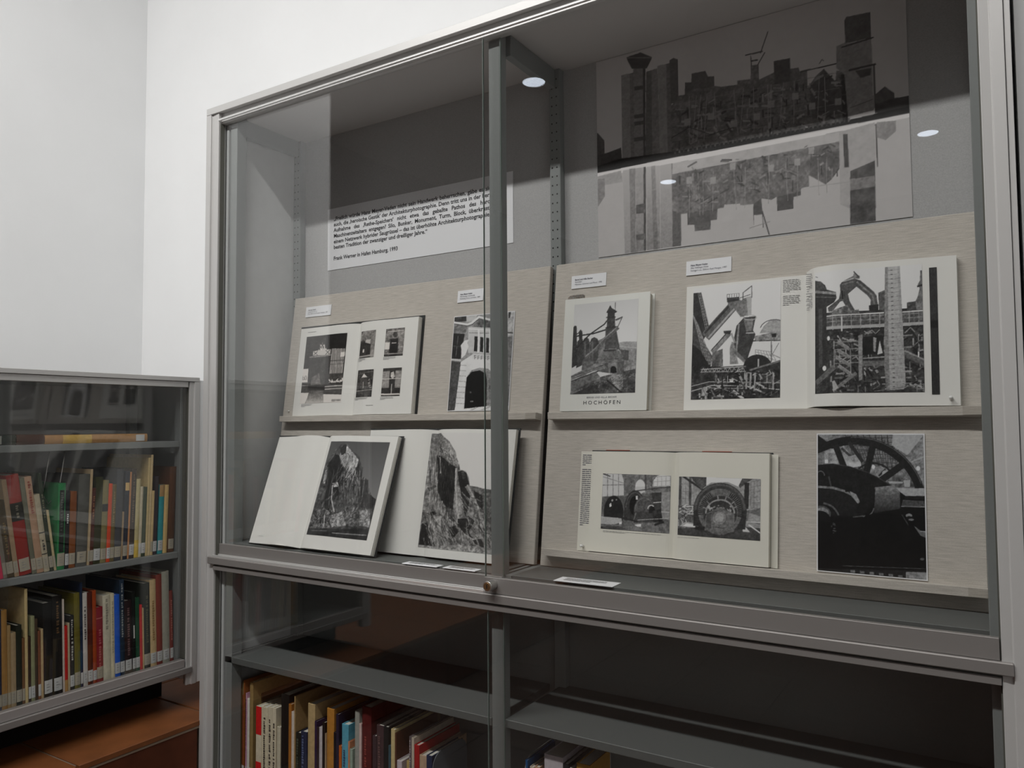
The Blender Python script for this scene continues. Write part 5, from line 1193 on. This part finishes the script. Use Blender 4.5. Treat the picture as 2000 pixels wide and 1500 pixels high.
R90 = Matrix(((0, -1, 0, 0), (1, 0, 0, 0), (0, 0, 1, 0), (0, 0, 0, 1)))   # thickness -> +y, depth -> -x
def left_row(rows, zs, X0, group, where):
    end = -9; plan = []
    for (cr, b0, b1, tx, ty, col, lab, lean, opts) in rows:
        cx, cy, k = cr
        def ysolve(X):
            y = -0.3
            for _ in range(6):
                py = proj((X0, y, zs))[1]; y = hx((cx+X/k, py), X0)[1]
            return y
        y0, y1 = ysolve(b0), ysolve(b1)
        y0 = max(y0, end+0.0006); T = max(y1-y0, 0.0045); end = y0+T/math.cos(math.radians(lean))
        top = hx((cx+tx/k, cy+ty/k), X0)
        plan.append([y0, T, min((top[2]-zs)/math.cos(math.radians(lean)), opts.get('hmax', 0.300)), col, lab, lean, opts])
    lim = 0.0235 if plan[-1][5] > 0 else 0.0280; ys = plan[0][0]; kk = min(1.0, (lim-ys)/(end-ys))
    for y0, T, H, col, lab, lean, opts in plan:
        y0 = ys+(y0-ys)*kk; T *= kk
        d = opts.get('d', 0.17+0.03*random.random())
        # lean > 0: top tilts towards +y; the lower corner on that side stays on the shelf
        a = math.radians(lean)
        piv = Matrix.Translation((T if a > 0 else 0, 0, 0))
        M = Matrix.Translation((X0, y0, zs+0.0005)) @ R90 @ piv @ Matrix.Rotation(a, 4, 'Y') @ piv.inverted()
        shelf_book(lab+where, group, M, T, H, d, col, opts)
ca = (0, 860, 5.358); cb = (180, 860, 6.25); cc_ = (0, 1130, 5.558); cd = (180, 1100, 6.25)
LN = -8.5; RN = 1.4
Y = {'y': 1}
mid = [
 (ca, -60, -8, -150, 560, (120, 90, 70), 'brown leaning book cut by the left photo edge,', LN, dict(Y)),
 (ca, -6, 40, -110, 700, (200, 40, 75), 'bright pink leaning book at the left photo edge,', LN, {'n': 1}),
 (ca, 42, 84, -75, 520, (112, 106, 96), 'mottled grey leaning book right of the pink one,', LN, dict(Y)),
 (ca, 86, 160, -30, 640, (66, 56, 38), 'dark olive leaning book, third right of the pink one,', LN, dict(Y, title=(0.3, 0.7, (110, 90, 50)))),
 (ca, 162, 213, 25, 420, (136, 116, 92), 'tan leaning book just left of the thick red one,', LN, dict(Y)),
 (ca, 216, 350, 58, 375, (118, 34, 28), 'thick red leaning book with a black title band,', LN, dict(Y, bands=[(0.54, 0.72, 1.0, (34, 34, 28))], title=(0.57, 0.70, (100, 95, 80)), th=0.033)),
 (ca, 352, 402, 212, 400, (88, 88, 74), 'grey green leaning book right of the thick red one,', LN, dict(Y)),
 (ca, 404, 478, 265, 390, (146, 118, 96), 'pinkish tan leaning book with red vertical title,', LN, dict(Y, title=(0.62, 0.95, (120, 56, 40)))),
 (ca, 480, 540, 345, 575, (150, 142, 122), 'shorter pale beige leaning book with two dark bands,', LN, dict(Y, bands=[(0.50, 0.512, 1.0, (30, 30, 28)), (0.225, 0.235, 1.0, (30, 30, 28))], title=(0.28, 0.42, (60, 60, 56)))),
 (ca, 542, 584, 392, 350, (40, 48, 36), 'dark green leaning book with worn head,', LN, dict(Y, title=(0.55, 0.8, (90, 92, 70)))),
 (ca, 586, 612, 495, 735, (158, 146, 112), 'short thin cream leaning book beside the green one,', LN, dict(Y)),
 (ca, 614, 695, 600, 455, (34, 104, 60), 'bright green book with long black spine panel,', 0, {'y': 1, 'bands': [(0.20, 0.92, 0.62, (16, 24, 20)), (0.385, 0.395, 0.62, (60, 120, 84))], 'title': (0.45, 0.9, (50, 60, 52)), 'th': 0.034}),
 (ca, 698, 738, 700, 530, (14, 14, 16), 'narrow black book with white title, right of the green one,', 0, {'title': (0.58, 0.70, (190, 190, 190)), 'th': 0.030}),
 (ca, 740, 808, 740, 540, (104, 58, 24), 'orange brown book right of the narrow black one,', 0.6, dict(Y)),
 (ca, 818, 935, 845, 360, (72, 72, 68), 'thick dark grey book with worn head,', RN, dict(Y)),
 (ca, 937, 960, 962, 305, (150, 132, 104), 'tall thin buff book behind the dark red one,', RN, dict(Y)),
 (ca, 962, 1000, 985, 500, (66, 34, 26), 'dark red brown book left of the dark olive one,', RN, dict(Y, title=(0.6, 0.9, (120, 80, 50)))),
 (cb, 30, 130, 45, 455, (42, 44, 22), 'wide dark olive green book with a bright white label,', RN, {'th': 0.032}),
 (cb, 132, 204, 172, 490, (104, 96, 62), 'olive beige book with black spine label,', RN, dict(Y, bands=[(0.62, 0.71, 1.0, (18, 20, 22))])),
 (cb, 206, 250, 250, 530, (176, 58, 22), 'bright orange red slim book,', RN, {'th': 0.030}),
 (cb, 252, 302, 302, 540, (86, 74, 44), 'olive brown book right of the orange red one,', RN, dict(Y, title=(0.5, 0.9, (120, 100, 60)))),
 (cb, 306, 388, 368, 350, (52, 54, 58), 'slate grey book with worn head,', RN, dict(Y)),
 (cb, 389, 400, 416, 870, (130, 112, 88), 'very thin short buff booklet,', RN, {'n': 1}),
 (cb, 402, 466, 455, 380, (26, 32, 44), 'dark navy book with a cream patch near its top,', RN, dict(Y, bands=[(0.78, 0.87, 0.85, (176, 148, 96))])),
 (cb, 467, 484, 522, 385, (160, 112, 72), 'thin apricot book right of the navy one,', RN, {'n': 1}),
 (cb, 486, 550, 548, 345, (50, 42, 36), 'speckled dark brown book,', RN, {'title': (0.4, 0.95, (84, 66, 48))}),
 (cb, 552, 604, 604, 470, (160, 150, 112), 'cream and yellow book right of the speckled brown one,', RN, dict(Y, bands=[(0.0, 0.22, 1.0, (176, 150, 66))], n=1)),
 (cb, 606, 640, 626, 565, (168, 160, 138), 'white spined book left of the bottle green one,', RN, {}),
 (cb, 642, 690, 668, 570, (56, 66, 50), 'bottle green book with wide white label,', RN, {}),
 (cb, 691, 722, 748, 215, (164, 146, 104), 'tall cream book showing its front cover,', RN, {'n': 1, 'd': 0.22}),
 (cb, 723, 752, 805, 175, (170, 152, 116), 'tallest thin buff book of the shelf,', RN, {'n': 1, 'd': 0.22}),
 (cb, 753, 784, 775, 615, (172, 152, 112), 'low cream book in front of the tallest buff one,', RN, dict(Y)),
 (cb, 786, 832, 828, 440, (48, 42, 46), 'dark plum book with white page tops,', RN, {}),
 (cb, 848, 908, 876, 545, (36, 122, 128), 'turquoise book with tan top,', RN, {'bands': [(0.83, 1.0, 1.0, (140, 112, 74))]}),
 (cb, 912, 962, 936, 545, (176, 150, 100), 'pale cream book right of the turquoise one,', RN, dict(Y, n=1)),
 (cb, 972, 1050, 972, 325, (72, 44, 24), 'dark brown book at the right end,', RN, dict(Y)),
]
left_row(mid, LS2, -0.163, 'books on the middle shelf of the low bookcase', ' middle shelf of low bookcase')
BN_ = -1.9
low = [
 (cc_, -70, -2, -60, 300, (90, 80, 60), 'drab book cut by the left photo edge,', BN_, dict(Y)),
 (cc_, 0, 26, -10, 345, (30, 34, 56), 'navy blue book at the left photo edge,', BN_, dict(Y)),
 (cc_, 28, 92, 55, 345, (150, 112, 58), 'ochre tan book right of the navy one,', BN_, dict(Y)),
 (cc_, 94, 132, 108, 510, (140, 116, 78), 'shorter beige book right of the ochre one,', BN_, dict(Y)),
 (cc_, 134, 192, 150, 590, (140, 122, 94), 'pale rose beige book left of the black green one,', BN_, dict(Y)),
 (cc_, 194, 258, 205, 510, (26, 30, 20), 'short black green book with olive foot,', BN_, dict(Y)),
 (cc_, 260, 290, 290, 640, (96, 66, 40), 'short brown book before the tall cream one,', BN_, dict(Y)),
 (cc_, 292, 326, 372, 100, (170, 152, 110), 'tall cream book showing its blank front cover,', BN_, {'n': 1, 'd': 0.22}),
 (cc_, 330, 358, 365, 620, (48, 32, 22), 'short dark brown book right of the tall cream one,', BN_, {}),
 (cc_, 360, 404, 392, 405, (120, 122, 92), 'pale green grey book,', BN_, {}),
 (cc_, 406, 436, 448, 430, (60, 48, 34), 'dark umber book with tan cover,', BN_, {'n': 1}),
 (cc_, 438, 470, 468, 560, (104, 64, 42), 'reddish brown book left of a thin beige one,', BN_, {}),
 (cc_, 472, 500, 500, 540, (156, 138, 104), 'thin beige book left of the two thick black ones,', BN_, {'n': 1}),
 (cc_, 502, 606, 530, 265, (18, 18, 18), 'left of two thick black books,', BN_, {'th': 0.034}),
 (cc_, 610, 716, 596, 195, (20, 18, 16), 'right of two thick black books, with brown lettering,', BN_, {'title': (0.62, 0.96, (92, 68, 40)), 'th': 0.034}),
 (cc_, 718, 734, 726, 220, (170, 160, 150), 'thin white book beside the black pair,', BN_, {'n': 1}),
 (cc_, 736, 772, 742, 510, (160, 30, 26), 'short scarlet book with tan foot,', BN_, {'n': 1, 'bands': [(0.0, 0.18, 1.0, (150, 118, 72))]}),
 (cc_, 774, 796, 768, 480, (156, 146, 120), 'thin off white book right of the scarlet one,', BN_, {'n': 1}),
 (cc_, 798, 846, 800, 400, (26, 26, 26), 'short black book with white title, left of the olive one,', BN_, {'title': (0.4, 0.95, (150, 150, 145))}),
 (cc_, 850, 914, 838, 160, (92, 86, 34), 'tall olive green book,', BN_, {'y': 1, 'th': 0.034}),
 (cc_, 916, 944, 898, 45, (22, 34, 56), 'tallest navy book, behind a white spine,', BN_, {}),
 (cc_, 946, 996, 932, 155, (170, 166, 160), 'white book with dark vertical title,', BN_, {'title': (0.5, 0.85, (70, 60, 60))}),
 (cc_, 998, 1054, 975, 150, (70, 26, 16), 'dark russet book right of the white titled one,', BN_, {}),
 (cd, 42, 108, 5, 340, (136, 56, 22), 'rust orange book,', BN_, {'th': 0.026}),
 (cd, 110, 192, 95, 540, (112, 22, 34), 'crimson book with paler title,', BN_, {'y': 1, 'bands': [(0.845, 0.86, 1.0, (150, 80, 80))], 'title': (0.2, 0.7, (150, 70, 76)), 'th': 0.032}),
 (cd, 194, 288, 178, 395, (168, 164, 146), 'thick ivory book, wider of two,', BN_, {'n': 1, 'title': (0.6, 0.95, (120, 116, 104))}),
 (cd, 290, 336, 262, 370, (172, 166, 142), 'narrower ivory book beside the thick ivory one,', BN_, {'n': 1, 'title': (0.3, 0.9, (140, 134, 116))}),
 (cd, 338, 404, 326, 385, (30, 78, 168), 'vivid blue book,', BN_, {}),
 (cd, 406, 462, 388, 200, (26, 42, 58), 'tall dark petrol blue book with pale title,', BN_, {'title': (0.4, 0.95, (120, 126, 126))}),
 (cd, 465, 556, 442, 460, (34, 22, 24), 'black maroon book with faded title,', BN_, {'title': (0.25, 0.9, (96, 70, 70))}),
 (cd, 558, 600, 535, 345, (16, 20, 18), 'black book with a small white stripe,', BN_, {'bands': [(0.42, 0.58, 0.3, (180, 180, 176))]}),
 (cd, 602, 650, 592, 415, (24, 64, 42), 'dark emerald book,', BN_, {}),
 (cd, 652, 684, 645, 500, (168, 34, 34), 'short red book between emerald and black green,', BN_, {'n': 1}),
 (cd, 686, 700, 683, 535, (160, 140, 100), 'thin tan booklet right of the short red book,', BN_, {'n': 1}),
 (cd, 702, 784, 702, 240, (28, 34, 28), 'wide black green book with olive title,', BN_, {'y': 1, 'title': (0.3, 0.85, (66, 66, 40)), 'th': 0.032}),
 (cd, 786, 862, 772, 200, (172, 150, 112), 'cream book with gold title,', BN_, {'title': (0.3, 0.75, (130, 104, 60))}),
 (cd, 866, 936, 862, 135, (110, 46, 36), 'tall brick red book with white top,', BN_, {}),
 (cd, 938, 1028, 936, 95, (134, 134, 122), 'tallest pale grey book near the right end,', BN_, {}),
 (cd, 1030, 1068, 1030, 325, (104, 40, 34), 'short red book at the right end,', BN_, {'title': (0.3, 0.85, (150, 96, 84))}),
]
left_row(low, LS3, -0.163, 'books on the bottom shelf of the low bookcase', ' bottom shelf of low bookcase')

# ---- books lying flat on the top shelf
for x0, x1, col, lab, bands in ((5, 31, (26, 34, 26), 'dark green book lying flat at the left of the top shelf', []), (33, 86.5, (54, 30, 20), 'dark brown leather book lying flat between green and tan ones', []),
                                (88, 288, (140, 104, 62), 'long tan book lying flat with yellow and white spine labels', [(0.16, 0.43, 1.0, (168, 138, 72))])):
    ya = hx((x0, 866), -0.165)[1]; yb = hx((x1, 866), -0.165)[1]
    H = yb-ya; T = 0.0235 if x0 > 80 else 0.026
    # spine runs along +y: thickness axis -> z, height axis -> y
    M = Matrix.Translation((-0.165, ya, LS1+0.0005)) @ Matrix(((0, -1, 0, 0), (0, 0, 1, 0), (1, 0, 0, 0), (0, 0, 0, 1)))
    op = {'bands': bands, 'n': 1}
    e = shelf_book(lab, 'books lying flat on the top shelf', M, T, H, 0.20, col, op)
    if x0 > 80: MB().box((T*0.12, -0.0010, H*0.875), (T*0.9, 0.0, H*0.965)).build('call_label', M_TAGP, e)
# ---- wire book support hanging under the top shelf
ya = hx((94, 900), -0.20)[1]; yb = hx((127, 900), -0.20)[1]
pts = [(-0.20, ya+0.004, LS1-0.0185)]+[(-0.20, ya+0.004-0.018*t, LS1-0.0185-0.13*t) for t in (0.3, 0.6, 0.9)]+[(-0.20, (ya+yb)/2-0.02, LS1-0.162)]+[(-0.20, yb-0.018*t, LS1-0.0185-0.13*t) for t in (0.9, 0.6, 0.3)]+[(-0.20, yb, LS1-0.0185)]
tag(MB().tube(pts, 0.0013).build('wire_book_support', M_CHROME, smooth=True), 'thin wire book support hanging under the top shelf of low bookcase', 'book support')

# ---- lower left bay of the display cabinet
k1 = (420, 1290, 7.145); k2 = (600, 1340, 9.375); k3 = (760, 1380, 10.0); k4 = (980, 1440, 10.0)
def front_row(rows, Y0, group, where, xmin):
    end = xmin
    for (cr, x0, x1, ty, col, lab, opts) in rows:
        cx, cy, k = cr; sb = opts.get('sb', 0.0)
        a = hy((cx+x0/k, cy+ty/k), Y0+sb); b = hy((cx+x1/k, cy+ty/k), Y0+sb)
        xa = max(a[0], end+0.0005); T = max(b[0]-xa, 0.0045); end = xa+T
        M = Matrix.Translation((xa, Y0+sb, DZ+0.0005))
        o2 = dict(opts); o2.setdefault('tz', 0.012)
        shelf_book(lab+where, group, M, T, min(a[2]-DZ, 0.335), opts.get('d', 0.165+0.03*random.random()), col, o2)
    return end
bay = [
 (k1, 95, 128, 405, (176, 168, 160), 'thin white book at the left end,', {'n': 1, 'bands': [(0.87, 0.92, 1.0, (90, 30, 24))]}),
 (k1, 132, 180, 335, (96, 86, 54), 'olive brown book, second from left,', {}),
 (k1, 182, 224, 235, (116, 104, 72), 'tall khaki book left of the orange brown one,', {'sb': 0.004}),
 (k1, 226, 256, 440, (104, 52, 30), 'short russet book against the orange brown one,', {}),
 (k1, 258, 352, 240, (116, 66, 30), 'thick orange brown book,', {}),
 (k1, 354, 384, 315, (96, 96, 82), 'grey green book right of the orange brown one,', {'sb': 0.02}),
 (k1, 386, 444, 445, (160, 122, 144), 'pink book with dark vertical title,', {'title': (0.35, 0.93, (90, 60, 84))}),
 (k1, 446, 478, 530, (176, 172, 166), 'thin white book right of the pink one,', {'n': 1}),
 (k1, 480, 528, 305, (116, 98, 62), 'tall tan book with brown cover,', {}),
 (k1, 530, 572, 430, (52, 36, 22), 'dark brown book left of the red and white one,', {'sb': 0.03}),
 (k1, 575, 648, 635, (176, 168, 148), 'white book with red blocks on its spine,', {'n': 1, 'bands': [(0.645, 1.0, 1.0, (170, 26, 28)), (0.0, 0.30, 1.0, (170, 26, 28))], 'd': 0.15, 'flat': 1}),
 (k1, 650, 738, 645, (172, 164, 142), 'left of three white books with black titles,', {'n': 1, 'title': (0.1, 0.88, (60, 56, 50)), 'flat': 1}),
 (k1, 740, 798, 650, (170, 162, 142), 'middle of three white books with black titles,', {'n': 1, 'title': (0.1, 0.84, (60, 56, 50)), 'flat': 1}),
 (k1, 800, 852, 660, (172, 164, 144), 'right of three white books with black titles,', {'n': 1, 'title': (0.1, 0.83, (60, 56, 50)), 'flat': 1}),
 (k1, 858, 908, 925, (160, 154, 136), 'short pale book left of the wide black one,', {'n': 1}),
 (k1, 910, 1022, 470, (18, 18, 16), 'wide black book,', {'d': 0.22}),
 (k1, 1024, 1062, 610, (134, 86, 34), 'amber book right of the wide black one,', {}),
 (k1, 1064, 1102, 715, (168, 158, 148), 'white book right of the amber one,', {'n': 1}),
 (k1, 1104, 1122, 500, (126, 104, 70), 'thin tall book with wide tan cover,', {'d': 0.23, 'n': 1}),
 (k1, 1124, 1186, 1005, (24, 28, 22), 'short black green book,', {'title': (0.2, 0.9, (60, 66, 54))}),
 (k1, 1188, 1272, 990, (34, 38, 58), 'short navy book with pale blue title,', {'title': (0.3, 0.95, (80, 90, 120))}),
 (k2, 2, 130, 320, (150, 130, 94), 'wide cream book, left of the purple ones,', {'d': 0.2}),
 (k2, 134, 172, 645, (40, 26, 52), 'dark purple book,', {}),
 (k2, 174, 213, 755, (42, 30, 32), 'dark aubergine book left of the pale grey one,', {}),
 (k2, 215, 270, 755, (160, 154, 156), 'pale grey book,', {'n': 1}),
 (k2, 272, 322, 665, (26, 20, 18), 'black book left of the wide amber one,', {}),
 (k2, 324, 344, 870, (134, 116, 92), 'thin beige book against the wide amber one,', {'n': 1}),
 (k2, 346, 480, 405, (150, 104, 44), 'wide amber book with lighter spine,', {'d': 0.15}),
 (k2, 482, 520, 850, (20, 18, 24), 'short black book right of the wide amber one,', {}),
 (k2, 522, 572, 515, (34, 28, 44), 'dark violet book left of the light blue one,', {}),
 (k2, 576, 622, 1095, (160, 78, 22), 'short orange book left of the light blue one,', {'n': 1}),
 (k2, 625, 744, 695, (76, 134, 152), 'light blue book with dark title,', {'title': (0.2, 0.72, (34, 60, 90)), 'd': 0.13}),
 (k2, 746, 776, 1020, (166, 110, 78), 'thin peach book right of the light blue one,', {'n': 1}),
 (k2, 778, 824, 1155, (124, 138, 126), 'short pale green book,', {'n': 1}),
 (k2, 868, 948, 455, (128, 128, 122), 'tall light grey book left of the wine red one,', {}),
 (k2, 950, 988, 690, (170, 150, 146), 'pinkish white book left of the wine red one,', {'n': 1}),
 (k2, 990, 1156, 370, (72, 22, 22), 'thick wine red book,', {'title': (0.2, 0.75, (120, 50, 44))}),
 (k2, 1192, 1258, 910, (52, 38, 42), 'short dark mauve book,', {}),
 (k2, 1260, 1388, 715, (58, 42, 44), 'dark mauve brown book with pale title,', {'title': (0.3, 0.9, (90, 66, 64))}),
 (k2, 1390, 1478, 745, (20, 20, 20), 'black book right of the mauve brown one,', {}),
 (k2, 1484, 1526, 1090, (46, 66, 74), 'short teal grey book left of the cream one,', {'n': 1}),
 (k2, 1528, 1600, 790, (164, 148, 108), 'cream book beside a dark brown cover,', {'n': 1}),
 (k3, 102, 140, 520, (72, 42, 26), 'dark red brown book right of the cream one,', {'n': 1}),
 (k3, 145, 238, 1055, (160, 150, 156), 'short lavender white book,', {'n': 1}),
 (k3, 340, 388, 1060, (150, 130, 80), 'short mustard book,', {'n': 1}),
 (k3, 390, 432, 585, (84, 76, 78), 'grey book with fine white title,', {'title': (0.4, 0.95, (150, 140, 140))}),
 (k3, 434, 482, 610, (156, 146, 132), 'thin off white book left of the bright red one,', {'n': 1}),
 (k3, 484, 580, 750, (132, 22, 22), 'bright red book near the bookend,', {'n': 1}),
 (k3, 584, 718, 950, (150, 128, 106), 'beige book left of the navy one,', {'n': 1}),
 (k3, 720, 826, 955, (30, 38, 62), 'navy book with white page top against the bookend,', {'n': 1, 'd': 0.13}),
]
xe = front_row(bay, 0.070, 'books in the lower left bay of the display cabinet', ' lower left bay of cabinet', 0.086)
M_BEND = mat('bookend_grey', (0.16, 0.18, 0.20, 1), 0.45, spec=0.5)
def bookend(x, y0, y1, z1, m, label, r=0.03, flip=1):
    e = empty('bookend', (x, y0, DZ), label, 'bookend')
    prof = [(0, 0)]+[(r-r*math.cos(t), (z1-DZ)-r+r*math.sin(t)) for t in np.linspace(0, math.pi/2, 9)]
    L = y1-y0
    prof += [(L-r+r*math.sin(t), (z1-DZ)-r+r*math.cos(t)) for t in np.linspace(0, math.pi/2, 9)]+[(L, 0)]
    MB().prism(prof, lambda p, q, t: (t, p, q), 0.0, 0.0016).build('plate', m, e)
    MB().box((0.0 if flip > 0 else -0.045, 0.02, 0.0005), (0.11 if flip > 0 else 0.0016, L-0.02, 0.0020)).build('foot', m, e)
    return e
zt = hy((760+88, 1380+90), 0.085)[2]
bookend(xe+0.0015, 0.072, 0.215, zt, M_BEND, 'grey steel bookend with rounded corners right of the navy book', 0.035)
# ---- lower right bay: only the tops show
za = hy((980+24, 1440+33), 0.075)
bookend(1.060, 0.072, 0.215, za[2], mat('bookend_pale', (0.45, 0.44, 0.42, 1), 0.5), 'pale steel bookend at the left of the lower right bay', 0.03, -1)
rb = [
 (k4, 372, 500, 425, (28, 70, 112), 'blue book with white page top,', {'n': 1, 'd': 0.13}),
 (k4, 545, 625, 575, (160, 150, 134), 'off white pamphlet right of the blue book,', {'n': 1}),
 (k4, 630, 730, 580, (150, 120, 96), 'buff pamphlet left of the grey box,', {'n': 1}),
 (k4, 832, 1190, 320, (150, 144, 148), 'wide pale grey box file,', {'n': 1, 'd': 0.10, 'flat': 1}),
 (k4, 1195, 1300, 520, (24, 26, 26), 'black book right of the grey box,', {'n': 1}),
 (k4, 1330, 1400, 600, (150, 146, 140), 'low white book left of the yellow box,', {'n': 1}),
 (k4, 1462, 1725, 500, (140, 104, 34), 'wide ochre yellow box file,', {'n': 1, 'd': 0.10, 'flat': 1}),
]
front_row(rb, 0.070, 'items in the lower right bay of the display cabinet', ' lower right bay of cabinet', 1.0625)
